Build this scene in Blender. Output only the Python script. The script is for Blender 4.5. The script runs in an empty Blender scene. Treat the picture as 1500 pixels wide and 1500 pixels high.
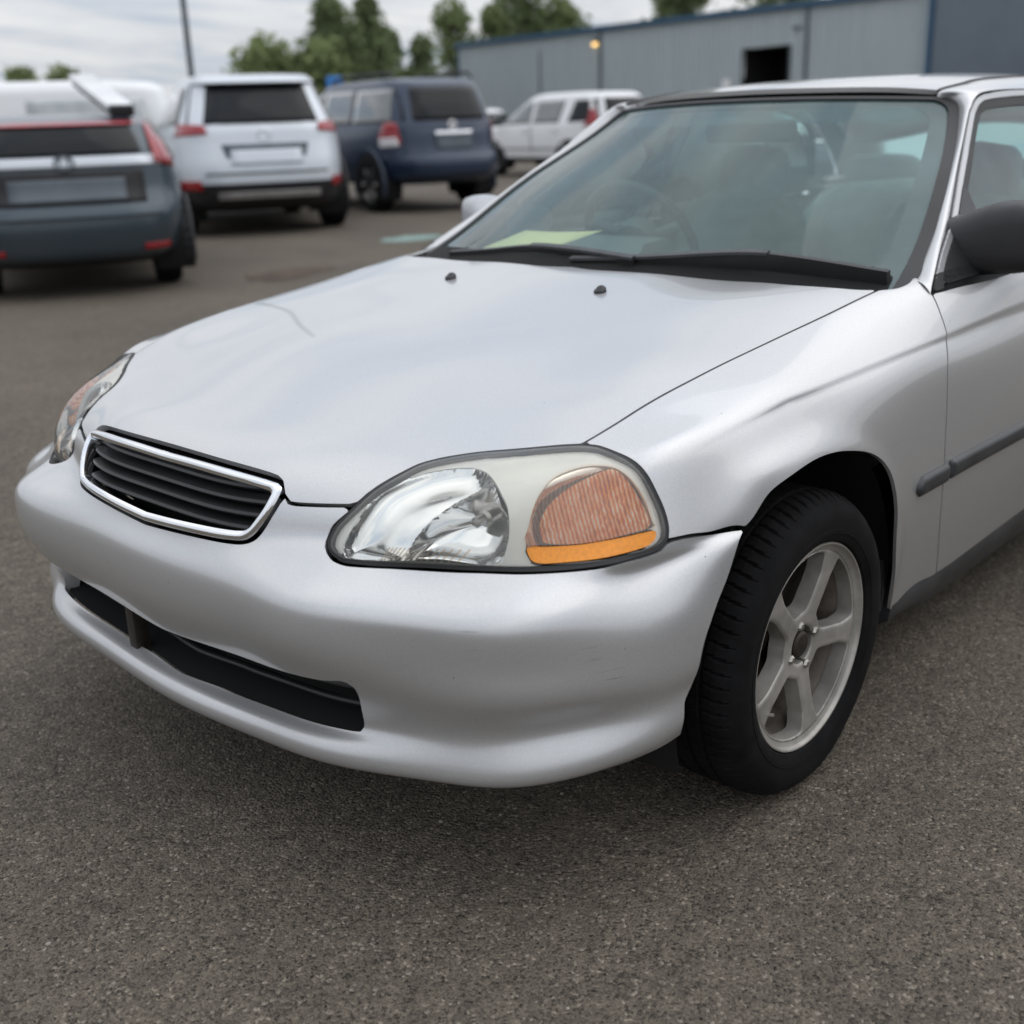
import bpy, bmesh, math, random
import numpy as np
from mathutils import Vector, Matrix
R = math.radians
random.seed(7); rng = np.random.default_rng(7)
scene = bpy.context.scene
col = scene.collection

# ------------------------------------------------------------------ camera
yaw, pitch, roll = 0.7506, 0.3280, -0.0346
cf = Vector((math.cos(pitch)*math.cos(yaw), math.cos(pitch)*math.sin(yaw), -math.sin(pitch)))
cr = Vector((math.sin(yaw), -math.cos(yaw), 0.0)); cu = cr.cross(cf)
cr2 = cr*math.cos(roll)+cu*math.sin(roll); cu2 = cu*math.cos(roll)-cr*math.sin(roll)
cam = bpy.data.cameras.new('camera'); cam_o = bpy.data.objects.new('camera', cam); col.objects.link(cam_o)
M = Matrix((cr2, cu2, -cf)).transposed().to_4x4(); M.translation = Vector((-0.9034, -1.7220, 1.1976))
cam_o.matrix_world = M
cam.sensor_width = 36; cam.lens = 40.565; cam.clip_start = 0.05; cam.clip_end = 3000
cam.dof.use_dof = True; cam.dof.focus_distance = 1.95; cam.dof.aperture_fstop = 2.8
scene.camera = cam_o

# ------------------------------------------------------------------ sky and sun (bright overcast)
SUN_EL, SUN_AZ = 52.0, -35.0          # azimuth measured from +X towards +Y
world = bpy.data.worlds.new('World'); scene.world = world; world.use_nodes = True
wn = world.node_tree; wn.nodes.clear()
def wnode(t, **k):
    n = wn.nodes.new(t)
    for a, b in k.items(): setattr(n, a, b)
    return n
wout = wnode('ShaderNodeOutputWorld'); wbg = wnode('ShaderNodeBackground'); wbg.inputs['Strength'].default_value = 0.10
sky = wnode('ShaderNodeTexSky', sky_type='NISHITA', sun_disc=False)
sky.sun_elevation = R(SUN_EL); sky.sun_rotation = R(90-SUN_AZ); sky.air_density = 1.0; sky.dust_density = 2.0
tc = wnode('ShaderNodeTexCoord'); sep = wnode('ShaderNodeSeparateXYZ')
wn.links.new(tc.outputs['Generated'], sep.inputs[0])
zc = wnode('ShaderNodeMath', operation='MAXIMUM'); zc.inputs[1].default_value = 0.0; wn.links.new(sep.outputs['Z'], zc.inputs[0])
za = wnode('ShaderNodeMath', operation='ADD'); za.inputs[1].default_value = 0.12; wn.links.new(zc.outputs[0], za.inputs[0])
comb = wnode('ShaderNodeCombineXYZ')
for i, ax in enumerate('XY'):
    dv = wnode('ShaderNodeMath', operation='DIVIDE'); wn.links.new(sep.outputs[ax], dv.inputs[0]); wn.links.new(za.outputs[0], dv.inputs[1]); wn.links.new(dv.outputs[0], comb.inputs[i])
n1 = wnode('ShaderNodeTexNoise'); n1.inputs['Scale'].default_value = 0.85; n1.inputs['Detail'].default_value = 7; n1.inputs['Roughness'].default_value = 0.55; n1.inputs['Distortion'].default_value = 0.35
mp = wnode('ShaderNodeMapping'); mp.inputs['Rotation'].default_value = (0, 0, R(28)); mp.inputs['Scale'].default_value = (1.0, 2.3, 1); mp.inputs['Location'].default_value = (3.1, 1.2, 0)
wn.links.new(comb.outputs[0], mp.inputs[0]); wn.links.new(mp.outputs[0], n1.inputs['Vector'])
cramp = wnode('ShaderNodeValToRGB')
cramp.color_ramp.elements[0].position = 0.36; cramp.color_ramp.elements[0].color = (5.3, 6.1, 7.3, 1)
cramp.color_ramp.elements[1].position = 0.66; cramp.color_ramp.elements[1].color = (9.8, 9.8, 9.9, 1)
e = cramp.color_ramp.elements.new(0.5); e.color = (8.0, 8.2, 8.6, 1)
wn.links.new(n1.outputs['Fac'], cramp.inputs[0])
mixw = wnode('ShaderNodeMixRGB'); mixw.inputs[0].default_value = 0.88
og = wnode('ShaderNodeMath', operation='MULTIPLY_ADD'); og.inputs[1].default_value = 0.95; og.inputs[2].default_value = 0.88; wn.links.new(zc.outputs[0], og.inputs[0])   # overcast sky: brighter overhead
gm = wnode('ShaderNodeMixRGB', blend_type='MULTIPLY'); gm.inputs[0].default_value = 1.0; wn.links.new(cramp.outputs[0], gm.inputs[1]); wn.links.new(og.outputs[0], gm.inputs[2])
wn.links.new(sky.outputs[0], mixw.inputs[1]); wn.links.new(gm.outputs[0], mixw.inputs[2])
wn.links.new(mixw.outputs[0], wbg.inputs['Color']); wn.links.new(wbg.outputs[0], wout.inputs[0])
sun = bpy.data.lights.new('sun', 'SUN'); sun.energy = 0.7; sun.angle = R(70); sun.color = (1.0, 0.97, 0.93)
sun_o = bpy.data.objects.new('sun', sun); col.objects.link(sun_o)
sd = Vector((math.cos(R(SUN_EL))*math.cos(R(SUN_AZ)), math.cos(R(SUN_EL))*math.sin(R(SUN_AZ)), math.sin(R(SUN_EL))))
sun_o.rotation_euler = sd.to_track_quat('Z', 'Y').to_euler()
scene.view_settings.view_transform = 'Standard'; scene.view_settings.look = 'None'
scene.view_settings.exposure = 0.0; scene.view_settings.gamma = 1.0; scene.view_settings.use_curve_mapping = False
scene.cycles.max_bounces = 8; scene.cycles.diffuse_bounces = 3; scene.cycles.glossy_bounces = 4; scene.cycles.transparent_max_bounces = 14; scene.cycles.transmission_bounces = 4

# ------------------------------------------------------------------ materials
MATS = {}
def new_mat(name):
    m = bpy.data.materials.new(name); m.use_nodes = True; nt = m.node_tree; nt.nodes.clear()
    out = nt.nodes.new('ShaderNodeOutputMaterial'); MATS[name] = m
    return m, nt, out
def nd(nt, t, inp=None, **k):
    n = nt.nodes.new(t)
    for a, b in k.items(): setattr(n, a, b)
    for a, b in (inp or {}).items():
        if hasattr(b, 'node'): nt.links.new(b, n.inputs[a])
        else: n.inputs[a].default_value = b
    return n
def C4(c): return (c[0], c[1], c[2], 1)
def ramp(nt, fac, stops):
    r = nd(nt, 'ShaderNodeValToRGB', {'Fac': fac}); el = r.color_ramp.elements
    while len(el) < len(stops): el.new(0.5)
    for e_, (p, c) in zip(el, stops): e_.position = p; e_.color = C4(c) if len(c) == 3 else c
    return r.outputs[0]
def pmat(name, base, rough=0.5, metal=0.0, var=0.06, vscale=6.0, bump=0.0, bscale=60.0, coat=0.0, spec=0.5, **kw):
    """principled material with a little procedural colour variation and optional fine bump"""
    m, nt, out = new_mat(name)
    tco = nd(nt, 'ShaderNodeTexCoord').outputs['Object']
    nz = nd(nt, 'ShaderNodeTexNoise', {'Vector': tco, 'Scale': vscale, 'Detail': 5.0, 'Roughness': 0.6}).outputs['Fac']
    lo = [max(0, c*(1-var*2)) for c in base]; hi = [min(1, c*(1+var*2)) for c in base]
    cl = ramp(nt, nz, [(0.3, lo), (0.7, hi)])
    p = nd(nt, 'ShaderNodeBsdfPrincipled', {'Base Color': cl, 'Roughness': rough, 'Metallic': metal, 'Coat Weight': coat, 'Specular IOR Level': spec})
    for a, b in kw.items(): p.inputs[a.replace('_', ' ')].default_value = b
    if bump:
        bn = nd(nt, 'ShaderNodeTexNoise', {'Vector': tco, 'Scale': bscale, 'Detail': 4.0}).outputs['Fac']
        nt.links.new(nd(nt, 'ShaderNodeBump', {'Height': bn, 'Strength': bump, 'Distance': 0.002}).outputs[0], p.inputs['Normal'])
    nt.links.new(p.outputs[0], out.inputs[0]); return m
def paint(name, base, metal=0.75, rough=0.32, dirt=0.25, coat=0.7, chips=True):
    m, nt, out = new_mat(name)
    tco = nd(nt, 'ShaderNodeTexCoord').outputs['Object']
    n_big = nd(nt, 'ShaderNodeTexNoise', {'Vector': tco, 'Scale': 2.2, 'Detail': 6.0, 'Roughness': 0.65}).outputs['Fac']
    n_fine = nd(nt, 'ShaderNodeTexNoise', {'Vector': tco, 'Scale': 900.0, 'Detail': 1.0}).outputs['Fac']
    sx = nd(nt, 'ShaderNodeSeparateXYZ', {0: tco}).outputs['Z']
    zr = nd(nt, 'ShaderNodeMapRange', {'Value': sx, 'From Min': 0.15, 'From Max': 0.55, 'To Min': 1.0, 'To Max': 0.12}).outputs[0]   # road film is thicker near the road
    dm = nd(nt, 'ShaderNodeMath', {0: ramp(nt, n_big, [(0.35, (0, 0, 0)), (0.75, (1, 1, 1))]), 1: zr}, operation='MULTIPLY').outputs[0]
    dm = nd(nt, 'ShaderNodeMath', {0: dm, 1: dirt}, operation='MULTIPLY').outputs[0]
    c0 = ramp(nt, n_fine, [(0.3, [c*0.88 for c in base]), (0.7, [min(1, c*1.12) for c in base])])
    c1 = nd(nt, 'ShaderNodeMixRGB', {0: dm, 1: c0, 2: C4((0.16, 0.14, 0.115))}).outputs[0]
    if chips:
        vo = nd(nt, 'ShaderNodeTexVoronoi', {'Vector': tco, 'Scale': 42.0, 'Randomness': 1.0})
        ch = nd(nt, 'ShaderNodeMath', {0: vo.outputs['Distance'], 1: 0.045}, operation='LESS_THAN').outputs[0]
        sel = nd(nt, 'ShaderNodeMath', {0: nd(nt, 'ShaderNodeSeparateColor', {0: vo.outputs['Color']}).outputs[0], 1: 0.12}, operation='LESS_THAN').outputs[0]
        chm = nd(nt, 'ShaderNodeMath', {0: ch, 1: sel}, operation='MULTIPLY').outputs[0]
        c1 = nd(nt, 'ShaderNodeMixRGB', {0: chm, 1: c1, 2: C4((0.06, 0.06, 0.06))}).outputs[0]
        sm = nd(nt, 'ShaderNodeMapping', {'Vector': tco, 'Scale': (9.0, 5.0, 330.0)}).outputs[0]
        sn = nd(nt, 'ShaderNodeTexNoise', {'Vector': sm, 'Scale': 1.0, 'Detail': 2.0}).outputs['Fac']
        s2 = nd(nt, 'ShaderNodeTexNoise', {'Vector': tco, 'Scale': 7.0, 'Detail': 2.0}).outputs['Fac']
        sk = nd(nt, 'ShaderNodeMath', {0: ramp(nt, sn, [(0.66, (0, 0, 0)), (0.70, (1, 1, 1))]), 1: ramp(nt, s2, [(0.60, (0, 0, 0)), (0.68, (1, 1, 1))])}, operation='MULTIPLY').outputs[0]
        lowm = nd(nt, 'ShaderNodeMapRange', {'Value': sx, 'From Min': 0.62, 'From Max': 0.55, 'To Min': 0.0, 'To Max': 0.75}).outputs[0]
        c1 = nd(nt, 'ShaderNodeMixRGB', {0: nd(nt, 'ShaderNodeMath', {0: sk, 1: lowm}, operation='MULTIPLY').outputs[0], 1: c1, 2: C4((0.22, 0.22, 0.22))}).outputs[0]
    rg = nd(nt, 'ShaderNodeMath', {0: dm, 1: 0.5, 2: rough}, operation='MULTIPLY_ADD').outputs[0]
    cw = nd(nt, 'ShaderNodeMath', {0: dm, 1: -coat*1.2, 2: coat}, operation='MULTIPLY_ADD').outputs[0]
    p = nd(nt, 'ShaderNodeBsdfPrincipled', {'Base Color': c1, 'Metallic': metal, 'Roughness': rg, 'Coat Weight': cw, 'Coat Roughness': 0.045})
    nt.links.new(p.outputs[0], out.inputs[0]); return m
def glassy(name, tint=(0.9, 0.95, 0.95), haze=0.0, haze_col=(0.8, 0.82, 0.8), rough=0.02, ior=1.5, haze_scale=5.0, boost=1.0):
    """thin pane: tinted see-through, Fresnel reflection, optional haze (aged lens film; sky glare painted on the windshield)"""
    m, nt, out = new_mat(name)
    tr = nd(nt, 'ShaderNodeBsdfTransparent', {'Color': C4(tint)})
    gl = nd(nt, 'ShaderNodeBsdfGlossy', {'Color': C4((1, 1, 1)), 'Roughness': rough})
    fr = nd(nt, 'ShaderNodeFresnel', {'IOR': ior}).outputs[0]
    fr = nd(nt, 'ShaderNodeMath', {0: fr, 1: boost}, operation='MULTIPLY', use_clamp=True).outputs[0]
    base = tr.outputs[0]
    if haze:
        tco = nd(nt, 'ShaderNodeTexCoord').outputs['Object']
        nz = nd(nt, 'ShaderNodeTexNoise', {'Vector': tco, 'Scale': haze_scale, 'Detail': 6.0, 'Roughness': 0.65}).outputs['Fac']
        hm = ramp(nt, nz, [(0.3, (haze*0.55,)*3), (0.7, (haze*1.3,)*3)])
        df = nd(nt, 'ShaderNodeBsdfDiffuse', {'Color': C4(haze_col)})
        base = nd(nt, 'ShaderNodeMixShader', {0: hm, 1: base, 2: df.outputs[0]}).outputs[0]
    mx = nd(nt, 'ShaderNodeMixShader', {0: fr, 1: base, 2: gl.outputs[0]})
    nt.links.new(mx.outputs[0], out.inputs[0]); return m

M_PAINT = paint('silver_paint', (0.550, 0.553, 0.558), metal=0.60, rough=0.35, coat=0.9)
M_BLACK = pmat('black_plastic', (0.018, 0.018, 0.02), 0.45, var=0.15, bump=0.15, bscale=500)
M_TRIM = pmat('grey_black_trim', (0.04, 0.042, 0.045), 0.42, var=0.2, vscale=9)
M_RUBBER = pmat('rubber_seal', (0.02, 0.02, 0.021), 0.55, var=0.15)
M_FRIT = pmat('glass_border', (0.055, 0.052, 0.058), 0.35, var=0.1)
M_DARK = pmat('dark_cavity', (0.006, 0.006, 0.006), 0.9)
M_TYRE = pmat('tyre_rubber', (0.0065, 0.0065, 0.007), 0.85, var=0.3, vscale=14, bump=0.3, bscale=300, spec=0.18)
M_CHROME = pmat('chrome', (0.82, 0.83, 0.85), 0.09, 1.0, var=0.02, vscale=20)
M_REFL = pmat('reflector_silver', (0.80, 0.81, 0.82), 0.10, 1.0, var=0.03)
M_BEZEL = pmat('frosted_bezel', (0.93, 0.92, 0.87), 0.30, 0.0, var=0.05)
M_LENS = glassy('headlight_lens', (0.97, 0.97, 0.94), haze=0.07, haze_col=(0.92, 0.92, 0.86), ior=1.45, haze_scale=9)
M_RIBBED = glassy('ribbed_lens', (1.0, 0.93, 0.86), haze=0.03, haze_col=(0.85, 0.84, 0.8), ior=1.45, boost=0.8)
M_AMBER = pmat('amber_reflector', (0.90, 0.30, 0.012), 0.22, 0.0, var=0.08, vscale=200, bump=0.8, bscale=700, coat=0.4)
M_ORANGE = pmat('orange_bulb', (0.72, 0.20, 0.05), 0.25, 0.0, var=0.1)
def glint_mat():
    m, nt, out = new_mat('painted_bulb_reflections')
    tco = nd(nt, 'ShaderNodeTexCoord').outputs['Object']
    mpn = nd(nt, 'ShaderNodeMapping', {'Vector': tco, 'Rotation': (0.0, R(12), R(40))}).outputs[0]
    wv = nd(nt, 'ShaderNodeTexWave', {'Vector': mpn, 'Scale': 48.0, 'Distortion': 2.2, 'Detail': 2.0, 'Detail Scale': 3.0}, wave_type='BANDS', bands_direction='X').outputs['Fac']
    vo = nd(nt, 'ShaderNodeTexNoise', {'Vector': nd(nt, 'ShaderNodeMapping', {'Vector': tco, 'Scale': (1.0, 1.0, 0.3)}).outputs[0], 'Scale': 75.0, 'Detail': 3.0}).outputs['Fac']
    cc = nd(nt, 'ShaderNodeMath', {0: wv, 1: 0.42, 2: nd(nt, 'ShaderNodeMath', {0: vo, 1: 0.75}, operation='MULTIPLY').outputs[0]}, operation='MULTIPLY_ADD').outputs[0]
    cl = ramp(nt, cc, [(0.28, (0.34, 0.06, 0.01)), (0.46, (0.74, 0.17, 0.01)), (0.64, (0.92, 0.32, 0.03)), (0.76, (0.92, 0.60, 0.36)), (0.86, (0.94, 0.92, 0.90))])  # orange and white bands paint the bulb's reflections into the colour
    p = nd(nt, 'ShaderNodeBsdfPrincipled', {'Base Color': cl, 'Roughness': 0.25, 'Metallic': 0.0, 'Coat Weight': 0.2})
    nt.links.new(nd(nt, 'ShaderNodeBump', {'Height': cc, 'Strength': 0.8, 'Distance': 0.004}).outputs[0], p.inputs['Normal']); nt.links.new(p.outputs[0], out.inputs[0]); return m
M_GLINT = glint_mat()
M_BULB = glassy('bulb_glass', (0.9, 0.9, 0.9), ior=1.5, boost=2)
M_RIM = pmat('dusty_alloy', (0.36, 0.342, 0.315), 0.42, 0.4, var=0.16, vscale=11)
M_BARREL = pmat('brake_dust_barrel', (0.13, 0.11, 0.092), 0.6, 0.3, var=0.25, vscale=18)
M_BRAKE = pmat('rusty_steel', (0.03, 0.022, 0.017), 0.8, 0.2, var=0.3, vscale=25)
M_HUB = pmat('hub_metal', (0.04, 0.033, 0.028), 0.55, 0.5, var=0.25, vscale=30)
M_NUT = pmat('nut_steel', (0.42, 0.40, 0.37), 0.35, 0.9, var=0.15, vscale=60)
M_WIND = glassy('windshield_glass', (0.78, 0.95, 0.93), haze=0.10, haze_col=(0.52, 0.82, 0.80), ior=1.52, haze_scale=3.2, boost=0.8)  # teal haze colour paints in sky glare and a brighter cabin
M_SHADE = glassy('shade_band_glass', (0.18, 0.34, 0.36), haze=0.05, haze_col=(0.35, 0.5, 0.5), ior=1.5)
M_SIDEG = glassy('side_glass', (0.62, 0.86, 0.83), haze=0.08, haze_col=(0.42, 0.64, 0.63), ior=1.5)
M_CLOTH = pmat('grey_seat_cloth', (0.26, 0.27, 0.27), 0.95, var=0.12, bump=0.4, bscale=400)
M_DASH = pmat('grey_dashboard', (0.15, 0.16, 0.16), 0.75, var=0.1, bump=0.3, bscale=600)
M_LINER = pmat('headliner', (0.52, 0.52, 0.50), 0.95, var=0.05)
M_SKYSHEEN = pmat('painted_sky_sheen_plastic', (0.42, 0.43, 0.45), 0.35, 0.2, var=0.05, coat=0.3)  # far mirror housing: reflected sky painted in as pale grey

# ------------------------------------------------------------------ object helpers
def link(o, parent=None, label=None, cat=None, group=None, kind=None):
    col.objects.link(o)
    if parent is not None: o.parent = parent
    if label: o['label'] = label
    if cat: o['category'] = cat
    if group: o['group'] = group
    if kind: o['kind'] = kind
    return o
def thing(name, label, cat, loc=(0, 0, 0), rz=0.0, group=None, parent=None):
    o = bpy.data.objects.new(name, None); o.empty_display_size = 0.1
    o.location = loc; o.rotation_euler = (0, 0, rz)
    return link(o, parent, label, cat, group)
def node(name, parent):
    o = bpy.data.objects.new(name, None); o.empty_display_size = 0.05
    return link(o, parent)
def mk(name, V, F, mat, parent=None, smooth=True, normals=None, flip=False, mats=None, fm=None, recalc=False, **tags):
    """one mesh object. flip=True: coordinates are in the sedan's design frame (y to the visible side), mirrored to the world"""
    V = np.array(V, float).reshape(-1, 3)
    if flip:
        V = V*np.array([1, -1, 1]); F = [tuple(reversed(f)) for f in F]
        if normals is not None: normals = np.array(normals)*np.array([1, -1, 1])
    me = bpy.data.meshes.new(name); me.from_pydata(V.tolist(), [], [tuple(int(i) for i in f) for f in F])
    me.validate(verbose=False)
    for m_ in (mats or [mat]): me.materials.append(m_)
    if fm is not None:
        for p, k in zip(me.polygons, fm): p.material_index = k
    if recalc:
        bm = bmesh.new(); bm.from_mesh(me); bmesh.ops.remove_doubles(bm, verts=bm.verts, dist=1e-5); bmesh.ops.recalc_face_normals(bm, faces=bm.faces); bm.to_mesh(me); bm.free()
    me.polygons.foreach_set('use_smooth', [bool(smooth)]*len(me.polygons))
    if normals is not None and len(me.vertices) == len(normals): me.normals_split_custom_set_from_vertices([tuple(n) for n in normals])
    me.update()
    return link(bpy.data.objects.new(name, me), parent, **tags)
def autosmooth(o, ang=35):
    me = o.data; bm = bmesh.new(); bm.from_mesh(me)
    for e_ in bm.edges:
        e_.smooth = not (len(e_.link_faces) == 2 and e_.calc_face_angle(0) > R(ang))
    bm.to_mesh(me); bm.free(); return o
class MB:
    """collects simple solids into one mesh"""
    def __init__(s): s.V = []; s.F = []
    def add(s, V, F):
        b = len(s.V); s.V += [tuple(v) for v in V]; s.F += [tuple(i+b for i in f) for f in F]; return s
    def box(s, x0, x1, y0, y1, z0, z1):
        return s.add([(x, y, z) for x in (x0, x1) for y in (y0, y1) for z in (z0, z1)], [(0, 1, 3, 2), (4, 6, 7, 5), (0, 4, 5, 1), (2, 3, 7, 6), (0, 2, 6, 4), (1, 5, 7, 3)])
    def loft(s, rings, closed=True, cap=True):
        n = len(rings[0]); V = [p for r in rings for p in r]; F = []
        for i in range(len(rings)-1):
            for j in range(n if closed else n-1):
                k = (j+1) % n; F.append((i*n+j, i*n+k, (i+1)*n+k, (i+1)*n+j))
        if cap and closed: F += [tuple(range(n-1, -1, -1)), tuple((len(rings)-1)*n+j for j in range(n))]
        return s.add(V, F)
    def tube(s, pts, r, n=8, cap=True):
        pts = [np.array(p, float) for p in pts]; rr = r if hasattr(r, '__len__') else [r]*len(pts); rings = []
        for i, p in enumerate(pts):
            t = pts[min(i+1, len(pts)-1)]-pts[max(i-1, 0)]; t = t/(np.linalg.norm(t)+1e-9)
            a = np.cross(t, (0, 0, 1.0)); a = np.cross(t, (0, 1.0, 0)) if np.linalg.norm(a) < 1e-3 else a; a /= np.linalg.norm(a); b = np.cross(t, a)
            rings.append([p+rr[i]*(math.cos(q)*a+math.sin(q)*b) for q in np.linspace(0, 2*math.pi, n, endpoint=False)])
        return s.loft(rings, True, cap)
    def lathe(s, prof, c, n=64, axis='y'):
        """prof: list of (radius, axial)"""
        c = np.array(c, float); rings = []
        for r, a in prof:
            rings.append([c+(np.array([r*math.cos(t), a, r*math.sin(t)]) if axis == 'y' else (np.array([r*math.cos(t), r*math.sin(t), a]) if axis == 'z' else np.array([a, r*math.cos(t), r*math.sin(t)]))) for t in np.linspace(0, 2*math.pi, n, endpoint=False)])
        return s.loft(rings, True, False)
    def build(s, name, mat, parent=None, smooth=True, ang=35, bevel=0.0, **k):
        o = mk(name, s.V, s.F, mat, parent, smooth, recalc=True, **k)
        if bevel:
            bm = bmesh.new(); bm.from_mesh(o.data); bmesh.ops.bevel(bm, geom=[e_ for e_ in bm.edges if len(e_.link_faces) == 2 and e_.calc_face_angle(0) > R(ang)], offset=bevel, segments=2, affect='EDGES', profile=0.6); bm.to_mesh(o.data); bm.free()
            o.data.polygons.foreach_set('use_smooth', [smooth]*len(o.data.polygons))
        if smooth: autosmooth(o, ang)
        return o
# ------------------------------------------------------------------ spline surfaces and trimmed panels
def nspline_basis(t, tq):
    """natural cubic spline interpolation basis (len(tq) x len(t)), linear beyond the ends"""
    t = np.asarray(t, float); n = len(t); h = np.diff(t)
    A_ = np.zeros((n, n)); B_ = np.zeros((n, n)); A_[0, 0] = A_[-1, -1] = 1
    for i in range(1, n-1):
        A_[i, i-1] = h[i-1]; A_[i, i] = 2*(h[i-1]+h[i]); A_[i, i+1] = h[i]
        B_[i, i-1] += 6/h[i-1]; B_[i, i] -= 6/h[i-1]+6/h[i]; B_[i, i+1] += 6/h[i]
    Mm = np.linalg.solve(A_, B_)
    tq = np.asarray(tq, float); tcl = np.clip(tq, t[0], t[-1])
    i = np.clip(np.searchsorted(t, tcl, side='right')-1, 0, n-2)
    a = (t[i+1]-tcl)/h[i]; b = (tcl-t[i])/h[i]
    W = np.zeros((len(tq), n)); r = np.arange(len(tq)); W[r, i] += a; W[r, i+1] += b
    W += ((a**3-a)*h[i]**2/6)[:, None]*Mm[i]+((b**3-b)*h[i]**2/6)[:, None]*Mm[i+1]
    for side, idx in ((tq < t[0], 0), (tq > t[-1], 1)):
        if side.any():
            k = 0 if idx == 0 else n-2; d = np.zeros(n); d[k] -= 1/h[k]; d[k+1] += 1/h[k]
            d += (-h[k]/3*Mm[k]-h[k]/6*Mm[k+1]) if idx == 0 else (h[k]/6*Mm[k]+h[k]/3*Mm[k+1])
            W[side] += (tq[side]-(t[0] if idx == 0 else t[-1]))[:, None]*d
    return W
def gauss_rows(A_, sg):
    if sg <= 0: return A_
    r = int(3*sg)+1; k = np.exp(-.5*(np.arange(-r, r+1)/sg)**2); k /= k.sum()
    lo = [2*A_[:1]-A_[i:i+1] for i in range(r, 0, -1)]; hi = [2*A_[-1:]-A_[-1-i:len(A_)-i] for i in range(1, r+1)]
    E_ = np.concatenate(lo+[A_]+hi, 0); return sum(k[i]*E_[i:i+len(A_)] for i in range(2*r+1))
class Surf:
    """smooth surface through a net[i][j] of points: spline, sampled densely, lightly relaxed, then a C2 cubic patchwork"""
    def __init__(s, net, mirror=True, disp=None, sgn=1, step=0.01, relax=(0.0, 0.0)):
        N = np.array(net, float)
        if mirror: N = np.concatenate([N[:, :0:-1]*np.array([1, -1, 1]), N], 1)
        s.disp = disp; s.sgn = sgn
        du = np.linalg.norm(np.diff(N, axis=1), axis=2).mean(0); dv = np.linalg.norm(np.diff(N, axis=0), axis=2).mean(1)
        s.tu = np.concatenate([[0], np.cumsum(du)]); s.tv = np.concatenate([[0], np.cumsum(dv)])
        if mirror: s.tu -= s.tu[-1]/2
        pad = 4
        nu = int(round((s.tu[-1]-s.tu[0])/step)); nv = int(round((s.tv[-1]-s.tv[0])/step)); s.hu = (s.tu[-1]-s.tu[0])/nu; s.hv = (s.tv[-1]-s.tv[0])/nv
        gu = s.tu[0]+s.hu*np.arange(-pad, nu+pad+1); gv = s.tv[0]+s.hv*np.arange(-pad, nv+pad+1)
        G = np.einsum('qi,ijk->qjk', nspline_basis(s.tv, gv), N); G = np.einsum('pj,qjk->qpk', nspline_basis(s.tu, gu), G)
        G = gauss_rows(G, relax[1]/s.hv); G = gauss_rows(G.transpose(1, 0, 2), relax[0]/s.hu).transpose(1, 0, 2)
        s.G = G; s.u0 = gu[0]; s.v0 = gv[0]
    def P(s, u, v):
        u = np.asarray(u, float).ravel(); v = np.asarray(v, float).ravel()
        a = (u-s.u0)/s.hu; b = (v-s.v0)/s.hv; nv, nu = s.G.shape[:2]
        i = np.clip(np.floor(a).astype(int), 1, nu-3); j = np.clip(np.floor(b).astype(int), 1, nv-3); fa = a-i; fb = b-j
        w = lambda f: ((1-f)**3/6, (3*f**3-6*f**2+4)/6, (-3*f**3+3*f**2+3*f+1)/6, f**3/6)
        wu = w(fa); wv = w(fb); out = np.zeros((len(u), 3))
        for q in range(4):
            for p in range(4): out += (wv[q]*wu[p])[:, None]*s.G[j+q-1, i+p-1]
        return out if s.disp is None else s.disp(out)
    def Nrm(s, u, v, e_=2e-3):
        u = np.asarray(u, float).ravel(); v = np.asarray(v, float).ravel()
        n = np.cross(s.P(u+e_, v)-s.P(u-e_, v), s.P(u, v+e_)-s.P(u, v-e_))*s.sgn
        return n/(np.linalg.norm(n, axis=1, keepdims=True)+1e-12)
class FSurf(Surf):
    """surface from a function (u,v)->xyz"""
    def __init__(s, f, sgn=1): s.f = f; s.sgn = sgn
    def P(s, u, v): return s.f(np.asarray(u, float).ravel(), np.asarray(v, float).ravel())
class OffS(Surf):
    """surface offset inwards along the normal by d(u,v)"""
    def __init__(s, S, d): s.S = S; s.d = d; s.sgn = S.sgn
    def P(s, u, v):
        u = np.asarray(u, float).ravel(); v = np.asarray(v, float).ravel()
        d = s.d(u, v) if callable(s.d) else s.d
        return s.S.P(u, v)-s.S.Nrm(u, v)*np.reshape(d, (-1, 1))
def smooth_curve(pts, n=8):
    """Catmull-Rom through uv points"""
    p = np.array(pts, float); q = np.concatenate([[2*p[0]-p[1]], p, [2*p[-1]-p[-2]]]); o = []
    for i in range(1, len(q)-2):
        t = np.linspace(0, 1, n, endpoint=False)[:, None]; a, b, c, d = q[i-1], q[i], q[i+1], q[i+2]
        o.append(0.5*(2*b+(c-a)*t+(2*a-5*b+4*c-d)*t**2+(-a+3*b-3*c+d)*t**3))
    return np.concatenate(o+[p[-1:]])
def loop(*segs): return np.concatenate([smooth_curve(s) if len(s) > 2 else np.array(s, float) for s in segs])
def closed_loop(pts, n=8):
    p = np.array(pts, float); q = np.concatenate([p[-3:], p, p[:3]])
    c = smooth_curve(q, n); return c[3*n:-3*n]
def mirror_uv(p): return np.array(p)*np.array([-1, 1])
def inside(poly, u, v):
    r = np.zeros(len(u), bool); x0, y0 = poly[:, 0], poly[:, 1]; x1, y1 = np.roll(x0, -1), np.roll(y0, -1)
    for a, b, c, d in zip(x0, y0, x1, y1):
        if b == d: continue
        m = ((b > v) != (d > v)); r ^= m & (u < (c-a)*(v-b)/(d-b)+a)
    return r
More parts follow.
